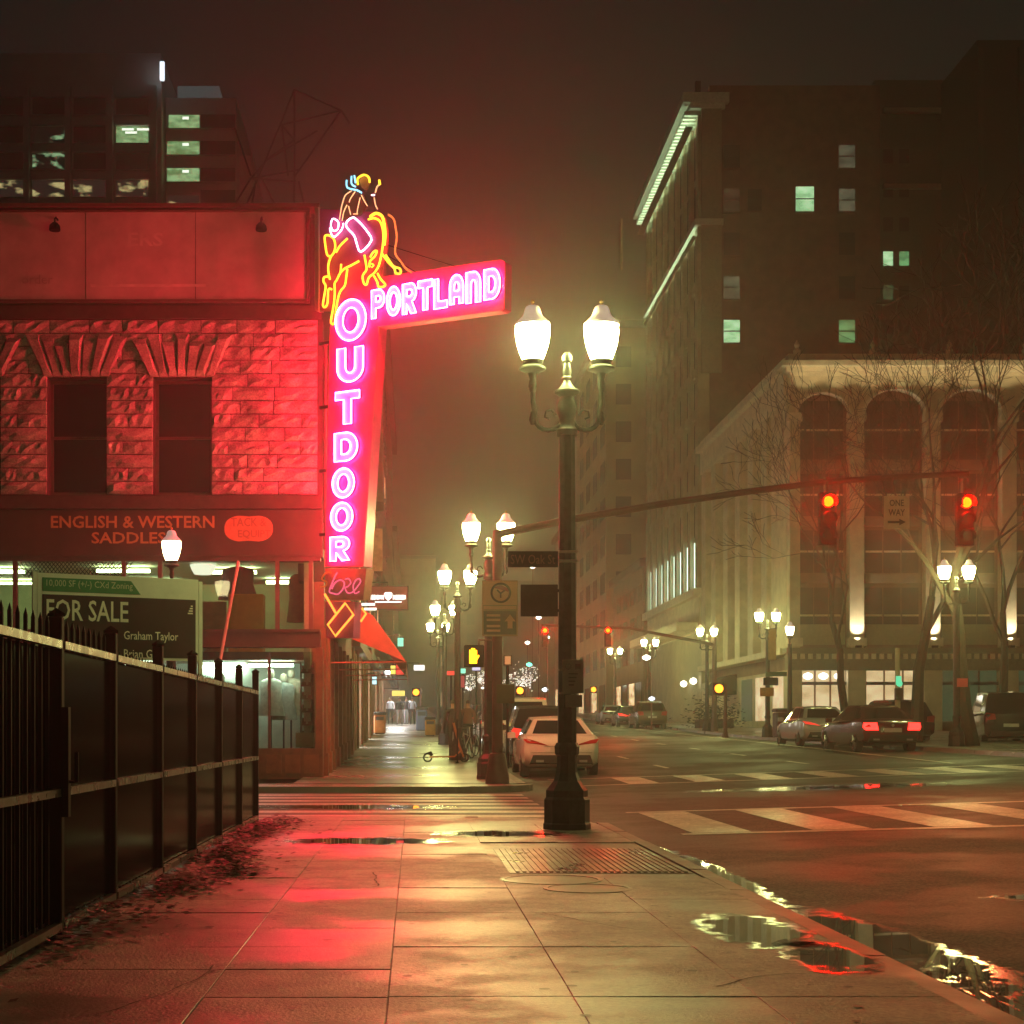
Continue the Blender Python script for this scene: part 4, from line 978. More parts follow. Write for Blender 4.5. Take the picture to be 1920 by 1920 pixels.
# floodlit carved keystone piece on the first of them
q = px(722, 1025, 56)
ar = thing('carved_pediment', 'small pale carved pediment on the left facade beyond the sign', 'ornament', (XC+.1, 56, q.z))
MB().box(XC+.02, XC+.9, 55.9, 56.1, q.z+.25, q.z+.62).box(XC+.55, XC+.9, 55.9, 56.1, q.z-.85, q.z+.25).build('block', mat('pale_terracotta', (.55,.42,.26), .7, var=.3, nscale=4, bump=.4, bscale=10, emit=(1,.62,.2), estr=.0), ar)
# ------------------------------------------------------------------ right-hand buildings
RX = 20.0                           # their street line
M_beige = mat('cream_stone', (.62,.53,.37), .7, var=.2, nscale=1.2, bump=.15, bscale=8)
M_beige2 = mat('cream_stone_trim', (.72,.63,.46), .65, var=.18, nscale=2)
M_recess = mat('recess_brick', (.24,.15,.10), .8, var=.3, nscale=1.5)
M_rwin = mat('upper_window_glass', (.08,.055,.045), .25, var=0)
M_storew = litwin('cream_shop_window', (1.0,.78,.42), (.72,.5,.22), 1.15, .6)
M_globes = emat('shop_globe', (1,.93,.75), 6, False)
bb = thing('cream_building', 'cream stone building with top-floor arches and lit shopfront across the lot', 'building', (30, 90, 1.1))
BYF = 85.0
def bx(x): return (x-VX)*BYF/FPX
def bz(y): return CAMZ+(VY-y)*BYF/FPX
bx1 = 46.0
zb0, zroof = .5, bz(668)
b = MB(); b.box(RX+.6, bx1, BYF+.7, 111, zb0, zroof-.3); b.build('body', M_recess, bb)
pil = [RX+.05] + [23.57+4.05*k for k in range(6)]
zc = bz(1215)                   # top of the shop cornice
# front: pilasters
for k, x in enumerate(pil):
    w_ = .38 if k else .55
    x0 = x-w_ if k else RX; x1_ = x+w_ if k else RX+.55
    p = MB().box(x0, x1_, BYF, BYF+.7, zc, bz(775)).build('pilaster', M_beige, bb)
    MB().box(x0-.12, x1_+.12, BYF-.12, BYF+.3, bz(1212), bz(1196)).build('plinth', M_beige2, p)
    MB().box(x0-.1, x1_+.1, BYF-.1, BYF+.3, bz(790), bz(774)).build('capital', M_beige2, p)
    MB().box(x0-.1, x1_+.1, BYF-.02, BYF+.6, zb0, bz(1255)).build('shop_pier', M_beige, bb)
# arches under the cornice, one piece per bay
def arch_bay(xa, xc_, par):
    r = (xc_-xa)/2-.38; cx = (xa+xc_)/2; zs = bz(776); zt_ = bz(705); n = 14
    b = MB(); y0, y1 = BYF, BYF+.5
    xa_, xb_ = cx-r, cx+r
    prev = None
    for i in range(n+1):
        a = PI-PI*i/n; x = cx+r*math.cos(a); z = zs+r*.80*math.sin(a)
        if prev:
            b.quad((prev[0],y0,prev[1]),(x,y0,z),(x,y0,zt_),(prev[0],y0,zt_)); b.quad((prev[0],y1,prev[1]),(x,y1,z),(x,y0,z),(prev[0],y0,prev[1]))
        prev = (x, z)
    b.quad((xa,y0,zs),(xa_,y0,zs),(xa_,y0,zt_),(xa,y0,zt_)); b.quad((xb_,y0,zs),(xc_,y0,zs),(xc_,y0,zt_),(xb_,y0,zt_))
    b.build('arch', M_beige, par, recalc=False)
    b = MB(); b.tube([(cx+(r+.02)*math.cos(PI*i/n), BYF-.03, zs+(r*.80+.02)*math.sin(PI*i/n)) for i in range(n+1)], .09, 5); b.build('archivolt', M_beige2, par)
for xa, xc_ in zip(pil, pil[1:]):
    arch_bay(xa if xa > RX+.1 else RX, xc_, bb)
    cx = (xa+xc_)/2; hw = (xc_-xa)/2-.55
    for z_a, z_b in ((bz(858), bz(748)), (bz(965), bz(885)), (bz(1072), bz(992)), (bz(1205), bz(1100))):
        for s in (-1, 0, 1):
            f = MB().box(cx+s*hw*.66-hw*.3, cx+s*hw*.66+hw*.3, BYF+.55, BYF+.62, z_a, z_b).build('window', M_rwin, bb)
            MB().box(cx+s*hw*.66-hw*.3, cx+s*hw*.66+hw*.3, BYF+.50, BYF+.549, (z_a+z_b)/2-.05, (z_a+z_b)/2+.05).build('meeting_rail', M_beige2, f)
        MB().box(cx-hw, cx+hw, BYF+.4, BYF+.69, z_a-.55, z_a-.08).build('spandrel', M_recess, bb)
    MB().box(cx-hw, cx+hw, BYF+.3, BYF+.69, bz(1208), bz(1170)).build('mezzanine_panel', mat('mezzanine_blind', (.34,.32,.2), .6, var=.15), bb)
# shopfront
for k, (xa, xc_) in enumerate(zip(pil, pil[1:])):
    x0, x1_ = xa+.55, xc_-.5
    lit = k < 2
    z0_, z1_, z2_, z3_ = bz(1352), bz(1284), bz(1278), bz(1257)
    nW = 3
    for j in range(nW):
        a0 = lerp(x0, x1_, j/nW); a1 = lerp(x0, x1_, (j+1)/nW)
        MB().box(a0+.06, a1-.06, BYF+.35, BYF+.40, z0_, z1_).build('shop_window', M_storew if lit else mat('dim_green_window', (.05,.09,.06), .3, var=.3, emit=(.25,.5,.25), estr=.12, sample=False), bb)
        MB().box(a0+.06, a1-.06, BYF+.35, BYF+.40, z2_, z3_).build('transom_window', M_storew if lit else MATS['dim_green_window'], bb)
        if k == 0: MB().lathe([(.0,-.2),(.22,-.1),(.26,0),(.22,.1),(.0,.2)], ((a0+a1)/2, BYF+.2, (z2_+z3_)/2), 12).build('globe_light', M_globes, bb, smooth=True)
    MB().box(x0, x1_, BYF+.3, BYF+.6, zb0, z0_).build('stall_riser', M_recess, bb)
    MB().box(x0, x1_, BYF+.25, BYF+.5, z1_, z2_).build('transom_bar', M_trim, bb)
MB().box(RX-.1, bx1, BYF-.05, BYF+.7, bz(1257), bz(1240)).box(RX-.25, bx1, BYF-.35, BYF+.7, bz(1225), zc-.002).box(RX-.1, bx1, BYF-.12, BYF+.7, bz(1240), bz(1225)).build('shop_cornice', mat('shop_cornice_paint', (.22,.19,.12), .6, var=.2), bb)
b = MB()
for i in range(60): b.box(RX+.1+i*.42, RX+.32+i*.42, BYF-.25, BYF-.12, bz(1236), bz(1226))
kind(b.build('dentil', M_beige2, bb), 'stuff')
# main cornice, round the corner
MB().box(RX, bx1, BYF-.05, BYF+.6, bz(705), bz(698)).box(RX-.25, bx1, BYF-.3, BYF+.6, bz(698), bz(690)).box(RX-.55, bx1, BYF-.65, BYF+.8, bz(690), bz(680)).box(RX-.1, bx1, BYF-.1, BYF+.6, bz(680), bz(664)).build('main_cornice', M_beige2, bb)
b = MB()
for i in range(7): b.lathe([(.18,0),(.22,.2),(.1,.35),(.16,.5),(.0,.8)], (RX+.4+i*4.05, BYF+.1, bz(664)), 8)
kind(b.build('roof_finial', M_beige2, bb), 'stuff')
# street side of the cream building
zs_roof = bz(668)
MB().box(RX+.02, RX+.6, BYF+.7, 111, zb0, bz(1255)).build('side_base', M_beige, bb)
MB().box(RX-.5, RX+.6, BYF+.9, 110.6, zs_roof-.75, zs_roof-.35).box(RX-.15, RX+.6, BYF+.8, 110.8, zs_roof-2.2, zs_roof-.76).box(RX-.12, RX+.6, BYF+.8, 110.8, zs_roof-.34, zs_roof+.1).build('side_cornice', M_beige2, bb)
MB().box(RX-.35, RX+.6, BYF+.8, 110.7, bz(1226), bz(1214)).build('side_string_course', M_beige2, bb)
MB().box(RX-.02, RX+.6, BYF+.7, 89.3, bz(1214), zs_roof-2.2).build('corner_pier', M_beige, bb)
yys = [91.2, 94.9, 98.7, 102.5, 106.6, 110.2]
for k, y in enumerate(yys):
    MB().box(RX-.02, RX+.6, y-.75, y+.75, bz(1214), zs_roof-2.2).build('side_pilaster', M_beige, bb)
for k, (a, c) in enumerate(zip([89.3]+[y+.75 for y in yys], [y-.75 for y in yys])):
    for j in range(5):
        z = bz(1205)+j*2.75+.4
        MB().box(RX+.55, RX+.59, a, c, z, z+1.8).build('side_window', M_rwin, bb)
for k, (a, c) in enumerate(((86.5, 89), (90, 93.5), (94.5, 97.5))):
    MB().box(RX-.01, RX+.012, a, c, bz(1350), bz(1262)).build('side_shop_window', M_storew if k < 2 else MATS['dim_green_window'], bb)
# lit canopy: dark domed awning at the far shop door
ca = thing('domed_canopy', 'dark domed canopy over a door of the cream building', 'canopy', (RX-.6, 100, 3.5))
b = MB(); pr_ = [(RX, 3.3)] + [(RX-1.25*math.sin(PI/2*i/6), 3.3+1.25*math.cos(PI/2*i/6)-.0) for i in range(7)]
b.rings([[(x, 99.0, z) for x, z in pr_], [(x, 102.5, z) for x, z in pr_]]).build('cloth', mat('black_canvas', (.03,.026,.02), .8, var=.2), ca)
# uplights of the pilasters and of the cornice: the photograph shows them lit
def spot(loc, target, energy, col, size=35, blend=.6, par=None, r=.08):
    l = bpy.data.lights.new('uplight', 'SPOT'); l.energy = energy; l.color = col; l.spot_size = math.radians(size); l.spot_blend = blend; l.shadow_soft_size = r
    o = bpy.data.objects.new('uplight', l); C.objects.link(o); o.location = loc
    o.rotation_euler = (Vector(target)-Vector(loc)).to_track_quat('-Z', 'Y').to_euler()
    return o
for k in (1, 2, 3):
    x = pil[k]
    f = MB().box(x-.14, x+.14, BYF-.42, BYF-.16, zc+.0, zc+.12).build('uplight_fitting', M_black, bb)
    spot((x, BYF-.34, zc+.16), (x, BYF-.10, zc+3.0), 1100, (1,.88,.6), 64)
for k in range(8):
    x = RX+.8+1.75*k
    spot((x, BYF-1.25, bz(724)), (x, BYF-.3, bz(688)), 58, (1,.80,.40), 115)

# tall brick building behind it
tb = thing('brick_tower', 'tall dark brick building with pale cornice rising behind the cream building', 'building', (30, 125, 1.4))
TY0, TY1 = 111.3, 136.0
def tz(y): return CAMZ+(VY-y)*TY0/FPX
def tx(x): return (x-VX)*TY0/FPX
M_tbrick = mat('tower_brick', (.20,.105,.07), .85, var=.28, nscale=1.4, bump=.2, bscale=10)
M_tstone = mat('tower_stone', (.40,.36,.24), .7, var=.2, nscale=1)
ztop = tz(160)
MB().box(RX+.6, tx(1650), TY0, TY1, .5, ztop).build('wall', M_tbrick, tb)
MB().box(RX+.05, RX+.6, TY0+.02, TY1, .5, tz(185)).build('street_wall', M_tstone, tb)
M_gw = litwin('green_lit_window', (.62,1,.55), (.30,.62,.28), 1.35, 1.1); M_gd = litwin('dim_lit_window', (.5,.5,.3), (.2,.2,.12), .30, 1.1)
WIN = []
for cxp in (1372, 1588):
    for r in range(5): WIN.append((cxp, 293+82*r, 30, 42))
WIN += [(1509, 373, 34, 46), (1415, 375, 26, 40)]
lit = {(1509,373): M_gw, (1372,621): M_gw, (1588,621): litwin('green_curtain', (.40,.8,.30), (.2,.45,.15), .6, 1.0), (1588,293): M_gd, (1588,375): M_gd, (1372,539): M_gd, (1372,375): litwin('brown_blind', (.4,.25,.15), (.1,.06,.04), .12)}
for (cxp, cyp, w_, h_) in WIN:
    x0, x1_ = tx(cxp-w_/2), tx(cxp+w_/2); z0_, z1_ = tz(cyp+h_/2), tz(cyp-h_/2)
    m_ = lit.get((cxp, cyp), M_rwin)
    f = MB().box(x0-.1, x1_+.1, TY0-.06, TY0-.002, z0_-.16, z0_-.02).box(x0-.08, x0-.01, TY0-.04, TY0-.002, z0_, z1_).box(x1_+.01, x1_+.08, TY0-.04, TY0-.002, z0_, z1_).build('window', M_tbrick, tb)
    MB().box(x0, x1_, TY0-.02, TY0-.003, z0_, z1_).build('pane', m_, f)
    MB().box(x0, x1_, TY0-.035, TY0-.021, (z0_+z1_)/2-.04, (z0_+z1_)/2+.04).build('meeting_rail', M_trim, f)
# return of the stone front on the brick side, street-front trim
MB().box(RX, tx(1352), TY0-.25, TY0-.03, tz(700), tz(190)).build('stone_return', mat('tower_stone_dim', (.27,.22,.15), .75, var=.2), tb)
M_pale = mat('pale_cornice', (.62,.64,.52), .6, var=.15)
MB().box(RX-1.3, tx(1365), TY0-.5, TY1+.3, tz(196), tz(178)).box(RX-.8, tx(1358), TY0-.35, TY1+.2, tz(206), tz(196.5)).build('main_cornice', M_pale, tb)
b = MB()
for i in range(36): b.box(RX-1.1, RX+.04, TY0+.2+i*.68, TY0+.5+i*.68, tz(214), tz(206.5))
kind(b.build('dentil', M_pale, tb), 'stuff')
MB().box(RX-.45, tx(1355), TY0-.3, TY1+.1, tz(424), tz(412)).build('belt_course', M_pale, tb)
for yv in (520, 600, 680, 760, 838, 905): MB().box(RX-.1, RX+.05, TY0+.1, TY1, tz(yv+17), tz(yv)).build('spandrel_band', M_tstone, tb)
for k in range(9):
    y = TY0+.5+k*(TY1-TY0-.9)/8
    MB().box(RX-.22, RX+.05, y-.5, y+.5, tz(1100), tz(425)).box(RX-.2, RX+.05, y-.45, y+.45, tz(411), tz(215)).build('street_pilaster', M_tstone, tb)
M_tall = litwin('pale_tall_window', (.75,1,.8), (.55,.85,.6), 3.2, .3)
for k in range(8):
    y0_ = TY0+1.1+k*(TY1-TY0-.9)/8; y1_ = y0_+(TY1-TY0-.9)/8-1.25
    for yv, yb2, m_ in ((1098, 1010, M_tall), (1000, 940, M_rwin), (900, 860, M_rwin), (830, 785, M_rwin), (755, 705, M_rwin), (675, 625, M_rwin), (595, 545, M_rwin), (510, 440, M_rwin), (400, 330, M_rwin), (315, 230, M_rwin)):
        MB().box(RX+.02, RX+.047, y0_, y1_, tz(yv), tz(yb2)).build('street_window', m_, tb)
MB().box(RX-.55, RX+.05, TY0-.1, TY1, tz(1118), tz(1103)).box(RX-1.6, RX+.05, TY0+.6, TY1, tz(1182), tz(1165)).build('lower_cornice', M_beige2, tb)
MB().box(RX-.1, RX+.04, TY0+.1, TY1, tz(1103)-3, tz(1103)-.1).build('base_wall', M_beige, tb)
MB().box(tx(1305), tx(1315), TY0+.2, TY0+.5, ztop-.6, ztop+.4).build('roof_mast', M_black, tb)
b = MB(); b.tube([(tx(1245), 134, tz(330)), (tx(1245), 134, tz(215))], .12, 5); b.build('flag_pole', M_tstone, tb)
for s in (0, 1):
    q = px(1252+12*s, 1277, 112-2.5*s)
    MB().lathe([(.0,-.25),(.2,-.15),(.26,0),(.2,.15),(.0,.25)], (RX-.4, 112+4*s, q.z), 12).build('wall_lantern', emat('lantern_glass', (1,.95,.65), 7, True), tb, smooth=True)

M_led = emat('added_cornice_light', (.72,1,.62), 16.0)  # strips in hiding troughs, added to light the cornice and belt from below
for (x0, x1_, zy) in ((RX-.95, RX-.55, 234), (RX-.44, RX-.30, 440)):
    f = MB().box(x0-.04, x1_+.04, TY0+.3, TY1-.2, tz(zy+2), tz(zy)).box(x0-.04, x0-.002, TY0+.3, TY1-.2, tz(zy)+.001, tz(zy-1.5)).build('added_light_trough', M_tstone, tb)
    MB().quad((x0, TY0+.35, tz(zy)+.006), (x1_, TY0+.35, tz(zy)+.006), (x1_, TY1-.25, tz(zy)+.006), (x0, TY1-.25, tz(zy)+.006)).build('added_light_strip', M_led, f, recalc=False)
# light-court wing and dark slab at the right
lw = thing('light_court_wing', 'dark wing with two pale ledges right of the brick tower', 'building', (42, 130, 1.4))
LY0 = 128.0
def lx(x): return (x-VX)*LY0/FPX
def lz(y): return CAMZ+(VY-y)*LY0/FPX
MB().box(lx(1640), lx(1845), LY0, LY0+8, .5, lz(150)).build('wall', mat('wing_wall', (.15,.15,.12), .85, var=.2), lw)
for yv in (210, 352): MB().box(lx(1655), lx(1826), LY0-.5, LY0-.01, lz(yv+4), lz(yv-4)).build('ledge', mat('pale_ledge', (.5,.42,.3), .7, var=.1), lw)
for r in range(7):
    for k in range(2):
        xx, yy = 1665+30*k, 290+64*r
        m_ = M_gw if (r == 3 and k == 0) else (litwin('green_slit', (.3,.8,.3), (.15,.4,.15), .8) if (r == 3) else (litwin('green_faint', (.3,.5,.2), (.02,.03,.02), .35) if (r == 4 and k == 0) else M_rwin))
        MB().box(lx(xx-9), lx(xx+9), LY0-.06, LY0-.01, lz(yy+16), lz(yy-10)).build('window', m_, lw)
ds = thing('dark_slab_building', 'almost black building closing the right edge of the view', 'building', (45, 105, 1.4))
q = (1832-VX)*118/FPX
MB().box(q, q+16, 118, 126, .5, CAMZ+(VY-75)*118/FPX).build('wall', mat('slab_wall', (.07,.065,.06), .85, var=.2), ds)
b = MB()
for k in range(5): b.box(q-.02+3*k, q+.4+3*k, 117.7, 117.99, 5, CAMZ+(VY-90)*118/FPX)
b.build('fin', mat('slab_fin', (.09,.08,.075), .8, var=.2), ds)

# buildings farther down the right side
def far_block(name, lab, x0, x1_, y0, y1, h, m, rows, cols, litset, wm, faces='sf'):
    t = thing('far_building', lab, 'building', ((x0+x1_)/2, (y0+y1)/2, pave(16, y0)), 0, 'buildings far down the right side of the street')
    zg = pave(16, y0)
    MB().box(x0, x1_, y0, y1, zg-1, zg+h).build('wall', m, t)
    MB().box(x0-.4, x1_, y0-.3, y1+.2, zg+h-.8, zg+h-.1).build('cornice', M_trim, t)
    for r in range(rows):
        z = zg+5+r*(h-6)/rows
        for k in range(cols):
            y = y0+1+(y1-y0-2)*k/cols
            MB().box(x0-.05, x0-.01, y, y+(y1-y0-2)/cols*.55, z, z+(h-6)/rows*.55).build('window', wm if (r, k) in litset else M_rwin, t)
            xw = x0+1+4*k
            if xw < x1_-3: MB().box(xw, xw+1.6, y0-.05, y0-.01, z, z+(h-6)/rows*.55).build('window', M_rwin, t)
    for k in range(4):
        y = y0+1+(y1-y0-2)*k/4
        MB().box(x0-.06, x0-.01, y, y+(y1-y0-2)/4*.7, zg+.4, zg+3.2).build('shop_window', M_litw if k % 2 else M_dkglass, t)
    return t
M_fb = mat('far_stone', (.36,.31,.2), .8, var=.2, nscale=.5); M_fb2 = mat('far_brick', (.17,.10,.065), .85, var=.25, nscale=.5)
far_block('f', 'low brown building beyond the brick tower', RX, 40, 139, 160, 14, M_fb2, 3, 4, {(0,1)}, M_gd)
far_block('f', 'slim pale tower far down the right of the street', RX, 38, 166, 196, 41, M_fb, 9, 4, set(), M_gd)
far_block('f', 'far dark tower with one column of lit windows', RX-.6, 34, 203, 220, 24, M_fb2, 7, 1, {(i, 0) for i in range(7)}, litwin('far_green_window', (.7,1,.6), (.45,.75,.4), 1.3, .5))
far_block('f', 'low block closing the end of the street', 6, 60, 330, 350, 26, M_fb2, 5, 3, {(1,1)}, M_litw)
far_block('f', 'distant block left of the street end', -60, 5, 360, 380, 34, M_fb, 5, 3, {(2,1)}, M_litw)

# ------------------------------------------------------------------ office tower and crane over the store roof
OD = 205.0
def ox(x): return (x-VX)*OD/FPX
def oz(y): return CAMZ+(VY-y)*OD/FPX
M_off = mat('office_concrete', (.55,.53,.48), .8, var=.12, nscale=.2); M_off2 = mat('office_concrete_side', (.52,.46,.42), .8, var=.12, nscale=.2)
ot = thing('office_tower', 'concrete office tower with grid of windows behind the store roof', 'building', (ox(130), OD, 0))
MB().box(ox(-90), ox(303), OD, OD+30, 0, oz(155)).box(ox(-90), ox(300), OD+.6, OD+30, oz(155), oz(96)).build('wall', M_off, ot)
M_owin = litwin('office_green', (.6,1,.45), (.22,.45,.15), .9, .8); M_oy = litwin('office_yellow', (1,.85,.35), (.03,.025,.02), .9, .5); M_og = litwin('office_speck', (.6,1,.5), (.005,.006,.005), .8, .45)
for m_ in (M_oy, M_og):
    for n_ in m_.node_tree.nodes:
        if n_.type == 'VALTORGB': n_.color_ramp.elements[0].position = .54; n_.color_ramp.elements[1].position = .66
cols = [-64, 13, 91, 168, 248]; rws = [200, 253, 303, 354]
for c_, cxp in enumerate(cols):
    for r, cyp in enumerate(rws):
        m_ = M_rwin
        if r == 1 and c_ == 4: m_ = M_owin
        elif r == 3: m_ = M_oy
        elif r in (1, 2) and c_ in (0, 2): m_ = M_og
        f = MB().box(ox(cxp-31), ox(cxp+31), OD-.5, OD-.02, oz(cyp+18), oz(cyp+17)).box(ox(cxp-31), ox(cxp+31), OD-.5, OD-.02, oz(cyp-16), oz(cyp-17)).build('window', M_off, ot)
        MB().box(ox(cxp-30), ox(cxp+30), OD-.05, OD-.01, oz(cyp+16.5), oz(cyp-15.5)).build('pane', m_, f)
b = MB()
for x_ in (-26, 52, 129, 208, 290): b.box(ox(x_-5), ox(x_+5), OD-.9, OD-.03, 20, oz(165))
b.build('fin', M_off, ot)
cu_ = emat('ceiling_panel', (.9,1,.8), 2.6, False)
for (x_, y_) in ((240, 243), (268, 243), (246, 249)): MB().box(ox(x_-11), ox(x_+11), OD-.12, OD-.07, oz(y_+2), oz(y_-2)).build('light_panel', cu_, ot)
ow = thing('office_wing', 'lower office wing with green lit windows beside the concrete tower', 'building', (ox(375), OD+4, 0))
OD2 = OD+2
MB().box(ox(306), ox(440), OD2, OD2+25, 0, oz(172)).box(ox(440), ox(462), OD2+4, OD2+20, 0, oz(260)).build('wall', M_off2, ow)
for r, cyp in enumerate((217, 267, 318, 360)):
    f = MB().box(ox(308), ox(439), OD2-.4, OD2-.02, oz(cyp+15), oz(cyp+14)).build('window', M_off2, ow)
    x0_ = 312 if r == 0 else 301
    MB().box(ox(max(309, x0_)), ox(370), OD2-.06, OD2-.01, oz(cyp+12.5), oz(cyp-12.5) if r < 3 else oz(cyp-3)).build('pane', M_owin if r < 3 else M_oy, f)
    MB().box(ox(372), ox(438), OD2-.06, OD2-.01, oz(cyp+13.5), oz(cyp-13.5)).build('pane', mat('office_dark_pane', (.03,.015,.018), .3, var=0), f)
    if r < 3: MB().box(ox(338), ox(350), OD2-.1, OD2-.061, oz(cyp-4), oz(cyp-9)).build('light_panel', cu_, f)
MB().box(ox(322), ox(402), OD2+3, OD2+15, oz(171.5), oz(132)).build('plant_room', mat('plant_room_panel', (.3,.38,.38), .6, var=.15, emit=(.30,.55,.56), estr=.16, sample=False), ow)  # panels given a faint cyan glow in place of light on them
MB().box(ox(303), ox(311), OD2-3.5, OD2-3, oz(158), oz(124)).build('lit_sign', emat('roof_sign', (.8,.9,1), 3, False), ow)
cr = thing('lattice_mast', 'dark lattice crane mast standing behind the store roof', 'crane', (ox(540)*.8, OD*.8, 0))
CD = 165.0
def c3(x, y, dy=0): p = px(x, y, CD+dy); return p
M_cr = mat('crane_steel', (.05,.03,.03), .6, metal=.3, var=.2)
segs = [((552,168),(552,400)),((552,168),(640,207)),((640,207),(655,232)),((552,168),(490,320)),((490,320),(455,400)),((640,207),(553,330)),((640,207),(528,234)),((528,234),(552,262)),((552,262),(500,300)),((500,300),(470,335)),((470,335),(560,318)),((470,335),(555,340)),((480,335),(470,400)),((490,335),(525,400)),((560,340),(575,400)),((440,240),(470,330)),((470,335),(430,400)),((595,245),(500,300)),((528,234),(540,330))]
for (p_, q_) in segs: MB().tube([c3(*p_), c3(*q_)], .10, 4).build('strut', M_cr, cr)

# ------------------------------------------------------------------ traffic signals
M_sig = mat('signal_housing', (.004,.004,.004), .7, var=.2, spec=.1)
M_arm = mat('mast_arm_steel', (.13,.06,.05), .45, metal=.3, var=.25, nscale=3)
M_red = emat('signal_red', (1,.00045,.00001), 2300.0)
M_redlow = emat('signal_red_far', (1,.0004,.00001), 3000.0)
M_lensoff = mat('lens_off', (.03,.03,.02), .2, var=0)
def head(t, c, s=1.0, m_on=None):
    m_on = m_on or M_red
    x, y, z = c
    h = MB(); h.bbox(x-.17*s, x+.17*s, y, y+.2*s, z-.52*s, z+.52*s, .03*s)
    o = h.build('signal_head', M_sig, t)
    for k, zz in enumerate((z+.33*s, z, z-.33*s)):
        MB().disc((x, y-.006, zz), .105*s if k == 0 else .12*s, 'y', 18).build('lens', m_on if k == 0 else M_lensoff, o, recalc=False)
        v = MB(); n = 14
        ring0 = [(x+.135*s*math.cos(-.5+4.14*i/n), y-.004, zz+.135*s*math.sin(-.5+4.14*i/n)) for i in range(n+1)]
        for p, q2 in zip(ring0, ring0[1:]): v.quad(p, q2, (q2[0], y-.2*s, q2[2]-.02*s), (p[0], y-.2*s, p[2]-.02*s))
        v.build('visor', M_sig, o, recalc=False)
sp1 = thing('signal_pole', 'red-lit signal pole with long mast arm reaching over the street', 'traffic signal', (1.68, 32, 0))
MB().lathe([(.24,0),(.24,.1),(.17,.55),(.15,.6),(.11,.62),(.105,3),(.09,5.06),(.0,5.10)], (1.68,32,0), 12).build('pole', M_arm, sp1, smooth=True)
q = [px(945, 999, 32), px(1070, 974, 32), px(1240, 945, 32), px(1400, 922, 32), px(1553, 903, 32), px(1700, 893, 32), px(1816, 888, 32)]
MB().tube([(1.68,32,q[0].z-.05)] + q, [.085,.08,.075,.07,.066,.062,.058,.055], 8).build('mast_arm', M_arm, sp1, smooth=True)
for (xx, yy) in ((1553, 940), (1812, 942)):
    c_ = px(xx, yy, 31.8); head(sp1, (c_.x, 31.8, c_.z-.33))
    MB().box(c_.x-.03, c_.x+.03, 31.9, 32.05, c_.z+.1, c_.z+.5).build('hanger', M_arm, sp1)
ped = px(889, 1230, 31.8)
ph = MB().bbox(ped.x-.2, ped.x+.2, 31.78, 31.98, ped.z-.22, ped.z+.22, .02).build('pedestrian_signal', M_sig, sp1)
M_hand = emat('hand_orange', (1,.42,.01), 7.5)
b = MB(); hx, hy, hz_ = ped.x-.02, 31.772, ped.z
b.box(hx-.075, hx+.075, hy, hy+.004, hz_-.15, hz_+.04)
for k in range(4): b.box(hx-.075+.039*k, hx-.042+.039*k, hy, hy+.004, hz_+.04, hz_+(.12,.155,.15,.115)[k])
b.rings([[(hx+.075,hy,hz_-.08),(hx+.125,hy,hz_-.0),(hx+.105,hy,hz_+.025),(hx+.07,hy,hz_-.02)], [(hx+.075,hy+.004,hz_-.08),(hx+.125,hy+.004,hz_-.0),(hx+.105,hy+.004,hz_+.025),(hx+.07,hy+.004,hz_-.02)]])
b.build('hand_symbol', M_hand, ph)
MB().tube([(ped.x+.1, 31.9, ped.z+.22), (ped.x+.1, 31.95, ped.z+.33), (1.62, 32, ped.z+.33)], .02, 6).build('bracket', M_arm, sp1)
ow1 = thing('one_way_sign', 'cream ONE WAY sign with right arrow between the red signals', 'sign', px(1680, 960, 31.7))
a = px(1657, 930, 31.7); c = px(1705, 992, 31.7)
MB().box(a.x, c.x, 31.69, 31.70, c.z, a.z).build('plate', mat('one_way_plate', (.6,.5,.4), .5, var=.08), ow1)
w = c.x-a.x; h = a.z-c.z; O_ = WM[ow1.name].to_translation()
M_bk = mat('sign_black', (.05,.03,.025), .5, var=.1)
text('lettering', 'ONE', M_bk, ow1, (a.x+w*.22-O_.x, -.014, a.z-h*.31-O_.z), w*.56, h*.2, .015)
text('lettering', 'WAY', M_bk, ow1, (a.x+w*.18-O_.x, -.014, a.z-h*.60-O_.z), w*.64, h*.2, .015)
b = MB(); zc_ = a.z-h*.79
b.prism([(a.x+w*.15,31.686,zc_-h*.035),(a.x+w*.60,31.686,zc_-h*.035),(a.x+w*.60,31.686,zc_-h*.10),(a.x+w*.86,31.686,zc_),(a.x+w*.60,31.686,zc_+h*.10),(a.x+w*.60,31.686,zc_+h*.035),(a.x+w*.15,31.686,zc_+h*.035)], (0,.003,0)); b.build('arrow', M_bk, ow1)
MB().tube([(ow1.location.x, 31.72, a.z), (ow1.location.x, 31.95, a.z+.42)], .02, 5).build('hanger', M_arm, ow1)
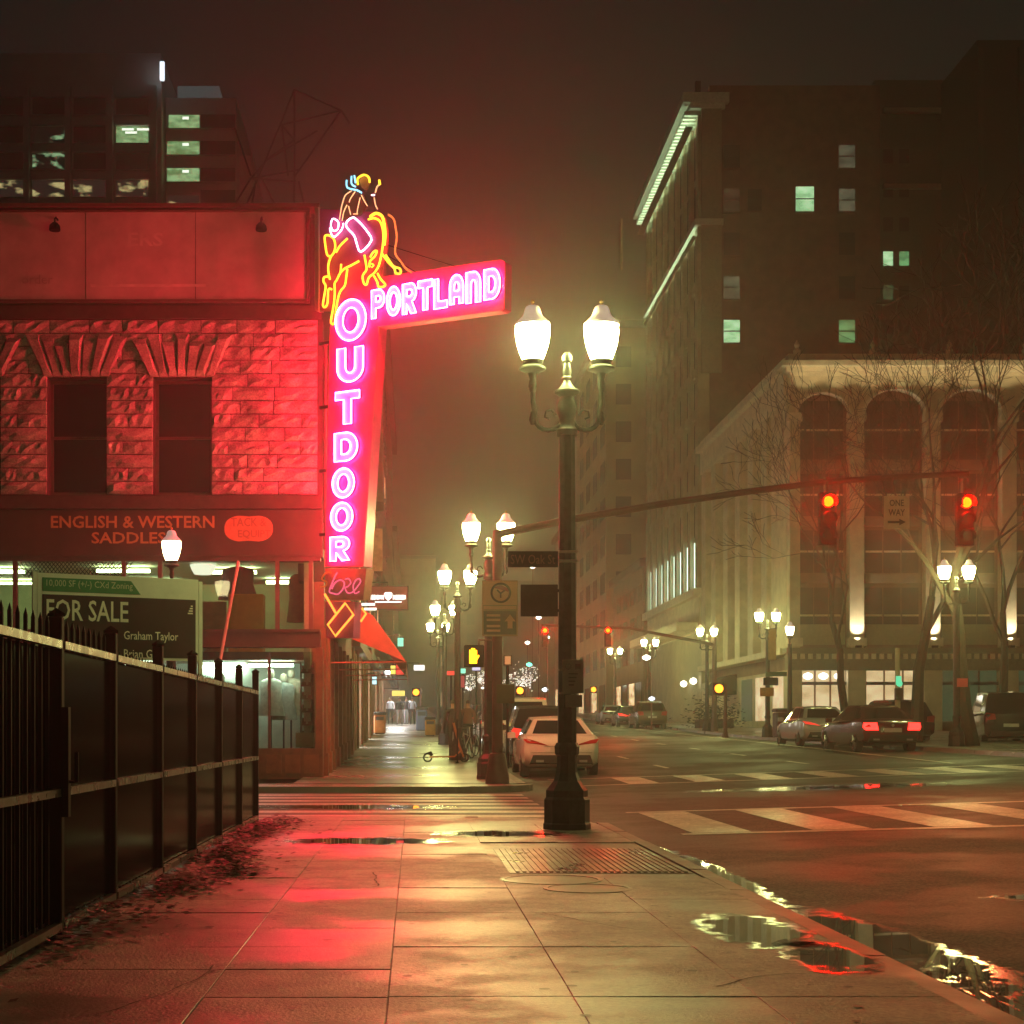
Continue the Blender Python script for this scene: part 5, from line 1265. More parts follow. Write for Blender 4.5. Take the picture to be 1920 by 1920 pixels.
# parking guide sign on the signal pole
pg = thing('parking_guide_sign', 'tall parking guide sign with round emblem and up arrow on signal pole', 'sign', px(937, 1140, 31.75))
a = px(904, 1088, 31.75); c = px(971, 1193, 31.75); mid = px(937, 1137, 31.75)
O_ = WM[pg.name].to_translation()
def pb(x0, x1_, z0_, z1_, d): return MB().box(a.x+(c.x-a.x)*x0, a.x+(c.x-a.x)*x1_, 31.75-d, 31.75-d+.004, c.z+(a.z-c.z)*z0_, c.z+(a.z-c.z)*z1_)
M_or = mat('guide_orange', (.62,.36,.18), .5, var=.08); M_ol = mat('guide_olive', (.10,.075,.025), .5, var=.1)
MB().bbox(a.x, c.x, 31.75, 31.77, c.z, a.z, .01).build('plate', mat('guide_frame', (.36,.26,.12), .5, var=.1), pg)
pb(.02,.98,.56,.98,.005).build('upper_panel', M_or, pg); pb(.04,.96,.03,.45,.005).build('lower_panel', M_ol, pg); pb(.04,.96,.48,.54,.005).build('middle_band', M_or, pg)
cxx_, czz_ = a.x+(c.x-a.x)*.52, c.z+(a.z-c.z)*.775
b = MB(); b.tube([(cxx_+.185*math.cos(2*PI*i/28), 31.742, czz_+.185*math.sin(2*PI*i/28)) for i in range(28)], .024, 5, True)
b.tube([(cxx_, 31.742, czz_-.10), (cxx_, 31.742, czz_-.01), (cxx_-.07, 31.742, czz_+.06)], .018, 5).tube([(cxx_, 31.742, czz_-.01), (cxx_+.08, 31.742, czz_+.05)], .018, 5); b.build('emblem', M_ol, pg)
MB().prism([(cxx_-.14,31.742,czz_+.10),(cxx_+.15,31.742,czz_+.02),(cxx_+.17,31.742,czz_+.07),(cxx_,31.742,czz_+.17)], (0,.004,0)).build('emblem_flash', mat('emblem_red', (.35,.07,.04), .5, var=.1), pg)
b = MB()
for z0_ in (.08, .16, .27, .35): b.box(a.x+.09, a.x+.09+.27, 31.74, 31.744, c.z+1.12*z0_, c.z+1.12*z0_+.045)
b.build('text_line', M_or, pg)
ax_ = a.x+(c.x-a.x)*.78; az_ = c.z+(a.z-c.z)*.14
MB().prism([(ax_-.05,31.741,az_),(ax_+.05,31.741,az_),(ax_+.05,31.741,az_+.14),(ax_+.11,31.741,az_+.14),(ax_,31.741,az_+.28),(ax_-.11,31.741,az_+.14),(ax_-.05,31.741,az_+.14)], (0,.004,0)).build('arrow', M_or, pg)
sb = thing('signal_controller', 'small sign back on the lower signal pole', 'box', (1.9, 31.9, 2)); q = px(944, 1300, 31.9)
MB().bbox(q.x-.14, q.x+.22, 31.86, 31.88, q.z-.20, q.z+.18, .01).build('plate', M_ol, sb)
# far signals on their own mast
fsig = thing('far_signal_pole', 'far signal pole whose mast arm carries two small red lights', 'traffic signal', (15.9, 84.5, pave(16, 84.5)))
z0_ = pave(16, 84.5); q1 = px(1330, 1207, 84.5); q2 = px(1180, 1178, 84.5); q3 = px(1015, 1172, 84.5)
MB().lathe([(.2,0),(.14,.5),(.11,4.9),(.0,5)], (15.9,84.5,z0_), 10).build('pole', M_arm, fsig)
MB().tube([(15.9,84.5,q1.z-.1), q1, q2, q3], [.11,.10,.08,.07], 6).build('mast_arm', M_arm, fsig)
for xx in (1022, 1140):
    c_ = px(xx, 1182, 84.2); head(fsig, (c_.x, 84.2, c_.z-.33), 1.0, M_redlow)
# orange walk signals in the distance
for k, (xx, yy, D, lab) in enumerate(((1348, 1291, 70, 'orange pedestrian signal by the domed canopy'), (1113, 1293, 118, 'far orange pedestrian signal on a pale pole'), (975, 1295, 90, 'orange pedestrian signal below the lit tree'), (780, 1298, 96, 'orange pedestrian signal above the walking group'))):
    c_ = px(xx, yy, D); t = thing('walk_signal', lab, 'signal', (c_.x, D, pave(c_.x, D)), 0, 'far orange pedestrian signals')
    MB().bbox(c_.x-.24, c_.x+.24, D, D+.2, c_.z-.26, c_.z+.26, .03).build('housing', M_sig, t)
    MB().disc((c_.x, D-.01, c_.z), .19, 'y', 14).build('lens', emat('walk_orange', (1,.30,.02), 6.0, False), t, recalc=False)
    MB().lathe([(.16,0),(.09,.3),(.07, max(.5, c_.z+.2-pave(c_.x, D)))], (c_.x+.3, D+.1, pave(c_.x, D)), 8).build('pole', M_arm if k != 1 else M_tstone, t)
# ------------------------------------------------------------------ vehicles
M_tyre = mat('tyre', (.015,.015,.015), .8, var=.2); M_rim = mat('alloy_rim', (.35,.35,.36), .3, metal=.8, var=.1)
M_cgl = mat('car_glass', (.010,.010,.011), .06, var=0, spec=.6); M_dplast = mat('dark_plastic', (.018,.018,.018), .55, var=.2)
M_tailoff = mat('tail_lens', (.45,.015,.015), .15, var=.1, nscale=20); M_plate_w = mat('number_plate', (.55,.55,.5), .5, var=.1, nscale=12)
M_tailon = emat('tail_lit', (1,.02,.015), 9.0); M_tailfaint = emat('tail_faint', (1,.05,.03), 1.6, False)
def sect(y, w, zb, zs, crown=.03):
    pts = [(-.0, zb), (w*.82, zb), (w*.97, zb+.10), (w, zb+(zs-zb)*.5), (w*.985, zs-.08), (w*.9, zs), (0, zs+crown)]
    ring = [(x, y, z) for x, z in pts] + [(-x, y, z) for x, z in pts[-2:0:-1]]
    return ring
CARS = {
 'sedan': dict(L=4.6, body=[(0,.74,.38,.76),(.10,.86,.30,.90),(.35,.90,.24,.985),(.9,.915,.2,.97),(1.6,.92,.18,.92),(2.7,.92,.18,.90),(3.4,.91,.2,.89),(4.1,.87,.22,.80),(4.48,.78,.28,.68),(4.6,.6,.36,.56)],
    base=[(.45,.80,.97),(.95,.84,.95),(2.4,.86,.92),(3.45,.78,.88)], roof=[(1.15,.56,1.36),(1.45,.60,1.41),(2.15,.61,1.42),(2.5,.58,1.38)], wheels=(.86, 3.62)),
 'suv': dict(L=4.6, body=[(0,.78,.42,.95),(.06,.88,.32,1.05),(.3,.92,.26,1.06),(1.2,.93,.22,1.05),(2.7,.93,.22,1.03),(3.4,.92,.24,1.0),(4.1,.88,.26,.93),(4.48,.8,.32,.80),(4.6,.66,.4,.66)],
    base=[(.10,.84,1.05),(.9,.87,1.05),(2.5,.88,1.04),(3.35,.80,1.0)], roof=[(.42,.66,1.58),(.9,.69,1.66),(2.0,.70,1.68),(2.55,.66,1.62)], wheels=(.85, 3.6)),
 'van': dict(L=4.9, body=[(0,.82,.42,1.10),(.06,.92,.34,1.15),(.4,.95,.28,1.16),(1.4,.96,.24,1.15),(3.2,.96,.24,1.12),(4.2,.92,.26,1.0),(4.75,.84,.34,.85),(4.9,.7,.42,.7)],
    base=[(.06,.88,1.15),(1.0,.91,1.15),(3.0,.91,1.13),(4.1,.84,1.03)], roof=[(.22,.74,1.86),(.9,.78,1.92),(2.6,.78,1.92),(3.2,.74,1.84)], wheels=(.95, 3.85)),
}
def make_car(kind_, label, paint, loc, rotz=0, tail=None, nm='parked_car', blunt=False):
    d = CARS[kind_]; t = thing(nm, label, 'car', loc, rotz, 'cars on the street')
    B_ = lambda m_: m_
    b = MB(); b.rings([sect(*s_) for s_ in d['body']], True); b.build('body', paint, t, world=False, smooth=True)
    bs_, rf = d['base'], d['roof']
    def ring(lst): return [(w, y, z) for y, w, z in lst] + [(-w, y, z) for y, w, z in lst[::-1]]
    lo, hi = ring(bs_), ring(rf)
    b = MB(); b.rings([lo, hi], False)
    n = len(rf)
    for i in range(n-1):
        (y0, w0, z0), (y1, w1, z1) = rf[i], rf[i+1]
        b.quad((w0,y0,z0),(0,y0,z0+.03),(0,y1,z1+.03),(w1,y1,z1)); b.quad((0,y0,z0+.03),(-w0,y0,z0),(-w1,y1,z1),(0,y1,z1+.03))
    b.quad((rf[0][1],rf[0][0],rf[0][2]),(0,rf[0][0],rf[0][2]+.03),(-rf[0][1],rf[0][0],rf[0][2]),(0,rf[0][0]-.01,rf[0][2]-.01))
    b.build('cabin', paint, t, world=False, smooth=True)
    def pane(nm_, q, inset=(.10,.12), off=.008):
        q = [Vector(p) for p in q]; c0 = sum(q, Vector())/4
        nrm = (q[1]-q[0]).cross(q[3]-q[0]).normalized()
        if nrm.dot(c0-Vector((0, 2.2, .9))) < 0: nrm = -nrm
        r = [lerp(lerp(q[0], q[1], u), lerp(q[3], q[2], u), v) + nrm*off for u, v in ((inset[0],inset[1]),(1-inset[0],inset[1]),(1-inset[0],1-inset[1]),(inset[0],1-inset[1]))]
        MB().poly(r).build(nm_, M_cgl, t, world=False, recalc=False)
    k = len(lo)
    pane('rear_window', [lo[k-1], lo[0], hi[0], hi[k-1]], (.09,.10))
    pane('windscreen', [lo[n-1], lo[n], hi[n], hi[n-1]], (.06,.06))
    for i in range(n-1):
        pane('side_window', [lo[i], lo[i+1], hi[i+1], hi[i]], (.06,.12)); pane('side_window', [lo[k-2-i], lo[k-1-i], hi[k-1-i], hi[k-2-i]], (.06,.12))
    for y in d['wheels']:
        for s in (-1, 1):
            wv = MB(); r_ = .32
            prof = [(.20,-.1),(.30,-.105),(r_,-.07),(r_,.07),(.30,.105),(.20,.1)]
            rs = [[(s*.80+h_, y+q_*math.cos(2*PI*j/18), r_+q_*math.sin(2*PI*j/18)) for j in range(18)] for q_, h_ in prof]
            w_ = wv.rings(rs, False).build('wheel', M_tyre, t, world=False, smooth=True)
            b = MB()
            for j in range(5):
                a = 2*PI*j/5; b.tube([(s*.895, y, r_), (s*.895, y+.19*math.cos(a), r_+.19*math.sin(a))], .03, 4)
            b.disc((s*.86, y, r_), .205, 'x', 16); b.build('rim', M_rim, w_, world=False)
    bd = d['body']; zs = bd[1][3]; w1 = bd[1][1]
    b = MB(); b.rings([[( -.72, -.012, .34),(.72,-.012,.34),(.66,-.012,.52),(-.66,-.012,.52)], [(-.74,.12,.30),(.74,.12,.30),(.68,.12,.54),(-.68,.12,.54)]]); b.build('lower_bumper', M_dplast, t, world=False)
    for s in (-1, 1):
        m_ = tail or M_tailoff
        if kind_ == 'sedan' and blunt: P_ = [(s*.44,-.01,.66),(s*.80,.02,.66),(s*.87,.10,.74),(s*.85,.10,.88),(s*.48,.01,.88)]
        elif kind_ == 'sedan': P_ = [(s*.30,-.004,.735),(s*.80,.045,.80),(s*.885,.16,.90),(s*.70,.05,.875),(s*.46,.0,.80)]
        else: P_ = [(s*.52,-.02,zs-.22),(s*.80,.0,zs-.24),(s*.895,.09,zs-.06),(s*.84,.03,zs+.03),(s*.55,-.012,zs-.02)]
        b = MB(); b.prism(P_, (0,-.02,0)); b.build('tail_light', m_, t, world=False)
        MB().bbox(s*.97-.1, s*.97+.1, bs_[-1][0]-.45, bs_[-1][0]-.33, bs_[-1][2]+.02, bs_[-1][2]+.17, .02).build('mirror', paint, t, world=False)
        if kind_ == 'sedan': MB().box(s*.50-.09, s*.50+.09, -.03, .0, .355, .41).build('exhaust', M_rim, t, world=False)
    if kind_ == 'sedan':
        MB().box(-.40, .40, -.012, .02, .722, .728).build('boot_seam', M_dplast, t, world=False)
        MB().box(-.70, .70, -.008, .06, .575, .581).build('bumper_seam', M_dplast, t, world=False)
        MB().disc((0, -.006, .80), .045, 'y', 14).build('badge', M_rim, t, world=False, recalc=False)
    MB().box(-.26, .26, -.02, -.006, .60 if kind_ == 'sedan' else .66, .72 if kind_ == 'sedan' else .78).build('number_plate', M_plate_w, t, world=False)
    return t
def paint(nm_, c, r=.25): return mat(nm_, c, r, var=.06, nscale=4, coat=.6)
P_white = paint('white_paint', (.72,.69,.64)); P_black = paint('black_paint', (.012,.012,.013)); P_silver = paint('silver_paint', (.36,.36,.36)); P_grey = paint('grey_paint', (.10,.10,.10)); P_red = paint('maroon_paint', (.08,.012,.012)); P_green = paint('olive_paint', (.10,.10,.05))
def cz(x, y): return road_z(x, y)-.01
def car(k, lab, p, x, y, rz=0, tail=None, nm='parked_car', blunt=False): return make_car(k, lab, p, (x, y, cz(x, y)), rz, tail, nm, blunt)
car('sedan', 'white sedan parked with its tail to us, nearest on the left kerb', P_white, 3.42, 36.9)
car('suv', 'dark estate car parked just ahead of the white sedan', P_black, 3.5, 42.5, 0, M_tailfaint)
car('van', 'white van parked third along the left kerb', P_white, 3.3, 48.5)
car('sedan', 'silver sedan parked fourth along the left kerb', P_silver, 3.4, 54.6)
car('suv', 'maroon estate parked fifth along the left kerb', P_red, 3.4, 60.5, 0, M_tailfaint)
car('sedan', 'grey sedan parked sixth along the left kerb', P_grey, 3.4, 66.5)
car('suv', 'last black estate parked on the left kerb', P_black, 3.4, 73)
car('sedan', 'silver sedan on the right ahead of the maroon car', P_silver, 14.25, 54.8, 0, M_tailfaint)
car('sedan', 'dark maroon car with two bright red tail lamps at right', P_red, 14.15, 47.2, .05, M_tailon, blunt=True)
car('van', 'black van parked in the lot at the right edge beneath the trees', P_black, 21.3, 57.0, -.2)
car('suv', 'black car in the lot behind the maroon car', P_black, 18.9, 60.5, .1)
car('suv', 'olive old estate with chrome strips parked far on the right', P_green, 14.2, 95, 0)
car('sedan', 'grey sedan with a red lamp beyond the olive estate', P_grey, 13.9, 101.5, 0, M_tailon)
car('sedan', 'silver sedan parked far down the right kerb', P_silver, 14.1, 112)

# ------------------------------------------------------------------ street furniture
def furn(name, lab, cat, b, m, group=None): o = b.build(name, m); return tag(o, lab, cat, group)
def bin_thing(x, y, lab, col, w=.6, h=1.1, group='bins and boxes on the right pavement', name='trash_bin'):
    z = pave(x, y); t = thing(name, lab, 'bin' if name == 'trash_bin' else 'box', (x, y, z), 0, group)
    m = mat('bin_%02x%02x' % (int(col[0]*255), int(col[2]*255)), col, .5, var=.25)
    MB().bbox(x-w/2, x+w/2, y-w/2, y+w/2, z+.05, z+h*.86, .05).build('body', m, t)
    MB().bbox(x-w/2-.03, x+w/2+.03, y-w/2-.03, y+w/2+.03, z+h*.87, z+h, .06).build('lid', m if name == 'trash_bin' else M_dplast, t)
    MB().box(x-w*.35, x+w*.35, y-w/2-.012, y-w/2-.001, z+h*.62, z+h*.78).build('flap', M_dplast, t)
    MB().box(x-w/2+.05, x+w/2-.05, y-w/2+.05, y+w/2-.05, z, z+.05).build('foot', M_dplast, t)
bin_thing(16.0, 69.0, 'dark maroon trash bin beside the twin lamp at right', (.05,.018,.016), .85, 1.25)
bin_thing(16.75, 69.3, 'blue news box beside the maroon trash bin', (.04,.07,.16), .62, 1.05, name='news_box')
bin_thing(.45, 86, 'grey-blue news box on the left pavement near the pedestrians', (.07,.10,.18), .6, 1.3, 'boxes on the left pavement', 'news_box')
bin_thing(.80, 76, 'orange-yellow news box on the left pavement', (.38,.19,.02), .5, .9, 'boxes on the left pavement', 'news_box')
bin_thing(-1.68, 80, 'orange planter box by the left wall near the pedestrians', (.34,.11,.03), .6, 1.1, 'boxes on the left pavement', 'planter_box')
# signs on the right-hand twin lamp
q = px(1437, 1260, 69.8)
t = thing('street_name_sign', 'green street name blade on the right twin lamp', 'sign', (15.6, 69.8, q.z))
c_ = px(1457, 1264, 69.8); MB().box(c_.x-.5, c_.x+.42, 69.75, 69.78, c_.z-.10, c_.z+.1).build('blade', mat('name_green', (.03,.14,.07), .5, var=.1), t)
t = thing('yellow_sign', 'amber plate below a dark signal box on the right twin lamp', 'sign', (15.5, 69.7, 3)); c_ = px(1437, 1297, 69.7)
MB().box(c_.x-.28, c_.x+.32, 69.68, 69.70, c_.z-.2, c_.z+.18).build('plate', mat('amber_plate', (.55,.24,.02), .5, var=.1), t)
MB().bbox(c_.x-.12, c_.x+.5, 69.6, 69.8, c_.z+.28, c_.z+.62, .03).build('signal_box', M_sig, t)
t = thing('banner', 'narrow amber banner hanging from the right twin lamp', 'banner', (15.9, 69.9, 4.8)); c_ = px(1448, 1205, 69.9)
MB().box(c_.x-.17, c_.x+.17, 69.9, 69.92, c_.z-.75, c_.z+.6).build('cloth', mat('banner_cloth', (.34,.22,.06), .8, var=.2), t)
MB().tube([(c_.x-.35, 69.91, c_.z+.61), (c_.x+.2, 69.91, c_.z+.61)], .02, 5).build('rail', M_black, t)
q = px(1683, 1290, 55); z = pave(16, 55)
t = thing('slim_post', 'slim pale post with a small green light between the trees', 'post', (q.x, 55, z))
MB().lathe([(.13,0),(.12,.1),(.10,.12),(.085,px(0,1215,55).z-z)], (q.x, 55, z), 10).build('shaft', M_tstone, t)
MB().bbox(q.x-.12, q.x+.12, 54.8, 55.0, px(0,1312,55).z, px(0,1290,55).z, .02).build('box', M_dplast, t)
MB().disc((q.x, 54.79, px(0,1282,55).z), .11, 'y', 12).box(q.x-.09, q.x+.09, 54.86, 54.9, px(0,1284,55).z, px(0,1268,55).z).build('green_light', emat('small_green', (.15,1,.5), 1.2, False), t)
q = px(1803, 1280, 48); t = thing('red_sign', 'small red sign on the lamp post before the trees', 'sign', (q.x, 47.8, q.z))
MB().box(q.x-.15, q.x+.17, 47.95, 47.97, q.z-.13, q.z+.13).build('plate', mat('red_plate', (.55,.08,.05), .5, var=.1, emit=(1,.1,.06), estr=.12, sample=False), t)
# electric scooter and parked cycles on the left pavement
M_scoot = mat('scooter_orange', (.5,.2,.06), .4, var=.1)
sx, sy = .9, 44.6; z = pave(sx, sy)
t = thing('kick_scooter', 'orange kick scooter standing on the left pavement', 'scooter', (sx, sy, z))
MB().rings([[(sx-.45,sy-.07,z+.12),(sx-.45,sy+.07,z+.12),(sx-.45,sy+.07,z+.16),(sx-.45,sy-.07,z+.16)], [(sx+.25,sy-.07,z+.13),(sx+.25,sy+.07,z+.13),(sx+.25,sy+.07,z+.17),(sx+.25,sy-.07,z+.17)], [(sx+.42,sy-.05,z+.28),(sx+.42,sy+.05,z+.28),(sx+.40,sy+.05,z+.32),(sx+.40,sy-.05,z+.32)]]).build('deck', M_scoot, t)
MB().tube([(sx+.50,sy,z+.14),(sx+.38,sy,z+.45),(sx+.22,sy,z+1.1)], .03, 8).build('stem', M_scoot, t)
MB().tube([(sx+.22,sy-.25,z+1.1),(sx+.22,sy+.25,z+1.1)], .018, 6).build('handlebar', M_black, t)
for xx in (-.5, .52):
    w_ = MB().tube([(sx+xx+.11*math.cos(2*PI*i/16), sy, z+.12+.11*math.sin(2*PI*i/16)) for i in range(16)], .025, 6, True).build('wheel', M_tyre, t)
    MB().lathe([(.03,-.02),(.03,.02)], (sx+xx, sy, z+.12), 8).build('hub', M_rim, w_)
MB().prism([(sx-.62,sy-.03,z+.22),(sx-.40,sy-.03,z+.30),(sx-.34,sy-.03,z+.18)], (0,.06,0)).build('mudguard', M_black, t)
def bike(x, y, rz, lab, col):
    z = pave(x, y); t = thing('bicycle', lab, 'bicycle', (x, y, z), rz, 'bicycles parked on the left pavement')
    for s in (-.52, .52):
        w_ = MB().tube([(s+.33*math.cos(2*PI*i/22), 0, .34+.33*math.sin(2*PI*i/22)) for i in range(22)], .018, 5, True).build('wheel', M_tyre, t, world=False)
        b = MB()
        for k in range(8): b.tube([(s, 0, .34), (s+.32*math.cos(PI*k/4), 0, .34+.32*math.sin(PI*k/4))], .003, 3)
        b.build('spoke', M_rim, w_, world=False)
    m = mat('bike_'+lab.split()[0], col, .35, var=.1)
    MB().tube([(-.52,0,.34),(-.1,0,.32),(-.2,0,.78),(-.52,0,.34)], .016, 6).tube([(-.1,0,.32),(.36,0,.68),(-.19,0,.74)], .018, 6).tube([(.52,0,.34),(.36,0,.68),(.32,0,.92)], .016, 6).build('frame', m, t, world=False)
    MB().tube([(.32,-.25,.95),(.32,0,.98),(.32,.25,.95)], .013, 5).build('handlebar', M_black, t, world=False)
    MB().rings([[(-.34,-.07,.84),(-.34,.07,.84),(-.34,.07,.88),(-.34,-.07,.88)], [(-.08,-.02,.85),(-.08,.02,.85),(-.08,.02,.88),(-.08,-.02,.88)]]).build('saddle', M_black, t, world=False)
bike(1.55, 47.2, 1.2, 'white bicycle parked near the kerb beside the scooter', (.5,.5,.5)); bike(1.75, 50.0, 1.9, 'black bicycle parked near the kerb farther along', (.02,.02,.02))
# rack posts
for k, (x, y) in enumerate(((1.2, 43.6), (1.9, 45.5))):
    z = pave(x, y); t = MB().lathe([(.05,0),(.05,.02),(.022,.03),(.022,1.15),(.03,1.17),(.0,1.2)], (x, y, z), 8).build('kerb_post', M_black, smooth=True)
    tag(t, ('thin dark post right of the scooter', 'thin dark post close to the kerb past the scooter')[k], 'post', 'thin posts on the left pavement')
# far shop signs down the left pavement
def blade(name, lab, x, y, D, w, h, m, frame=True):
    c_ = px(x, y, D); t = thing('shop_sign', lab, 'sign', (c_.x, D, c_.z), 0, 'lit shop signs down the left pavement')
    s = D/FPX
    MB().bbox(c_.x-w*s/2-.03, c_.x+w*s/2+.03, D, D+.18, c_.z-h*s/2-.03, c_.z+h*s/2+.03, .01).build('case', M_dplast, t)
    MB().box(c_.x-w*s/2, c_.x+w*s/2, D-.02, D-.002, c_.z-h*s/2, c_.z+h*s/2).build('face', m, t)
    if c_.x < 1.2: MB().tube([(c_.x, D+.09, c_.z+h*s/2), (c_.x, D+.09, c_.z+h*s/2+.15), (XC, D+.09, c_.z+h*s/2+.15)], .025, 5).build('bracket', M_black, t)
    else: MB().tube([(c_.x, D+.09, c_.z-h*s/2), (c_.x, D+.09, pave(c_.x, D))], .04, 6).build('bracket', M_black, t)
    return t
E_w = emat('sign_white', (1,.97,.9), 2.6, False); E_r = emat('sign_red', (1,.06,.05), 1.6, False); E_y = emat('sign_yellow', (1,.8,.15), 1.8, False); E_c = emat('sign_cyan', (.6,.95,1), 2.0, False); E_g = emat('sign_green', (.3,1,.7), 1.6, False); E_o = emat('sign_orange', (1,.35,.05), 2, False)
M_dred = mat('case_red', (.16,.03,.03), .6, var=.2, emit=(1,.12,.1), estr=.08, sample=False)
t = blade('s', 'dark red hanging sign with white lettering and shield below the neon script', 727, 1121, 54, 74, 42, M_dred)
c_ = px(727, 1119, 54); s_ = 54/FPX
b = MB()
rnd = random.Random(5); x = -33
while x < 33:
    wv = rnd.uniform(1.5, 3); hh = rnd.uniform(4.5, 6)
    if abs(x) > 8: b.box(c_.x+x*s_, c_.x+(x+wv)*s_, 53.96, 53.975, c_.z-hh*s_, c_.z+hh*s_*.6)
    x += wv+.9
b.box(c_.x-24*s_, c_.x+26*s_, 53.96, 53.975, c_.z-11*s_, c_.z-8.5*s_); b.build('lettering', E_w, t)
MB().prism([(c_.x+dx*s_, 53.965, c_.z+dz*s_) for dx, dz in ((-7,6),(-4,8.5),(6,8.5),(9,6),(7,-2),(1,-8),(-5,-2))], (0,.01,0)).build('shield', E_w, t)
b = MB(); c2 = px(691, 1133, 50); s2 = 50/FPX
t = thing('tube_lights', 'two short white light bars beside the arrow neon', 'lamp', (c2.x, 50, c2.z))
MB().box(c2.x-13*s2, c2.x+12*s2, 50, 50.05, c2.z-2.2*s2, c2.z+2.2*s2).build('bar', E_w, t); MB().box(c2.x-8*s2, c2.x+15*s2, 50, 50.05, c2.z-11*s2, c2.z-6.6*s2).build('bar', E_w, t)
MB().tube([(c2.x, 50.1, c2.z-10*s2), (c2.x, 50.1, c2.z+4*s2)], .03, 5).build('bracket', M_black, t)
blade('s', 'small pale green sign box high on the left row', 751, 1204, 75, 11, 16, E_g)
blade('s', 'round red and white window sign under the awning', 750, 1256, 62, 14, 20, E_r); blade('s', 'small yellow window sign left of the red one', 737, 1256, 60, 9, 16, E_y)
blade('s', 'small cyan sign on the left pavement wall', 702, 1276, 66, 8, 14, E_c); blade('s', 'yellow-green shop sign above the pedestrians', 747, 1300, 106, 24, 10, E_y)
blade('s', 'white cluster sign past the awning end', 786, 1252, 110, 20, 10, E_w); blade('s', 'red round sign far along the kerb', 846, 1262, 58, 16, 8, E_r); blade('s', 'pink square sign on a post on the left kerb', 862, 1278, 56, 18, 22, mat('pink_plate', (.5,.08,.14), .5, var=.1, emit=(1,.1,.2), estr=.25, sample=False))
blade('s', 'small white plate above the parked van', 952, 1238, 40, 11, 15, mat('white_plate', (.6,.58,.52), .5, var=.1)); blade('s', 'teal light sign far along the kerb', 868, 1258, 72, 10, 9, E_g)
blade('s', 'small violet-white sign over the parked cars', 893, 1253, 64, 15, 8, emat('sign_violet', (.75,.7,1), 1.5, False))
M_bulb = emat('far_bulb', (1,.95,.8), 9.0, False)
# string-lit trees at the street end
def lit_tree(x, y, D, r, lab, n=220, seed=1):
    c_ = px(x, y, D); zg = pave(c_.x, D); t = thing('lit_tree', lab, 'tree', (c_.x, D, zg), 0, 'string-lit trees far down the street')
    rnd = random.Random(seed)
    tr = MB(); tr.tube([(c_.x, D, zg), (c_.x+.1, D, zg+2), (c_.x, D, c_.z)], [.2,.15,.06], 6); tr.build('trunk', M_trunk, t)
    br = MB(); bl = MB()
    for k in range(16):
        a = rnd.uniform(0, 6.28); e = rnd.uniform(.1, 1.2); ln = r*rnd.uniform(.7, 1.1)
        p0 = Vector((c_.x, D, c_.z-r*.5)); d = Vector((math.cos(a)*math.cos(e), math.sin(a)*math.cos(e)*.7, math.sin(e)))
        br.tube([p0, p0+d*ln*.5+Vector((0,0,.1*r)), p0+d*ln], [.06,.04,.015], 4)
        for j in range(n//16):
            u = rnd.random(); p = p0+d*ln*u+Vector((rnd.gauss(0,.12*r), rnd.gauss(0,.12*r), rnd.gauss(0,.1*r))); q_ = rnd.uniform(.016,.034)*D/150
            bl.box(p.x-q_, p.x+q_, p.y-q_, p.y+q_, p.z-q_*.8, p.z+q_*.8)
    br.build('branches', M_trunk, t); kind(bl.build('light_string', M_bulb, t), 'stuff')
M_trunk = mat('bark', (.05,.036,.025), .85, var=.35, nscale=9, bump=.5, bscale=18)
lit_tree(985, 1262, 196, 3.2, 'bare tree wrapped in white string lights at street end', 300, 1)
lit_tree(915, 1262, 230, 2.6, 'string-lit bare tree just left of the brightest one', 200, 2)
lit_tree(880, 1275, 150, 1.6, 'small string-lit tree beyond the left kerb cars', 150, 3)
# headlights and lamps of cars too far to make out
def far_lamp(x, y, D, m, r, lab):
    c_ = px(x, y, D); t = thing('far_light', lab, 'lamp', (c_.x, D, c_.z), 0, 'small lights far down the street')
    MB().lathe([(.0,-r*.7),(r*.8,-r*.3),(r,0),(r*.8,r*.3),(.0,r*.7)], (c_.x, D, c_.z), 10).build('bulb', m, t)
    MB().tube([(c_.x, D+.1, c_.z-r), (c_.x, D+.1, pave(c_.x, D)-.1)], .05, 5).build('post', M_arm, t)
for k, (x, y, D, m, r) in enumerate(((992, 1246, 150, emat('green_go', (.1,1,.6), 8, False), .28), (1022, 1293, 130, emat('cool_lamp', (.8,.92,1), 6, False), .26), (1026, 1195, 125, M_bulb, .2), (1010, 1158, 140, M_bulb, .25), (989, 1205, 150, M_bulb, .25), (999, 1062, 190, M_bulb, .4), (1212, 1233, 98, M_bulb, .26), (1222, 1310, 92, emat('cool_lamp2', (.8,.9,1), 3, False), .2), (905, 1290, 60, E_w, .07), (923, 1297, 55, E_w, .08), (768, 1317, 120, E_w, .2))):
    far_lamp(x, y, D, m, r, ('small green signal light far up the street', 'bluish lamp right of the lit tree', 'white lamp beside the far red signal', 'white lamp above the far red signal', 'white lamp below the far red signal', 'white lamp high over the street end', 'white lamp under the far twin globes', 'pale blue lamp by the tower door', 'tiny white lamp left of the signal pole', 'tiny white lamp right of the signal pole', 'white lamp above the far pedestrians')[k])

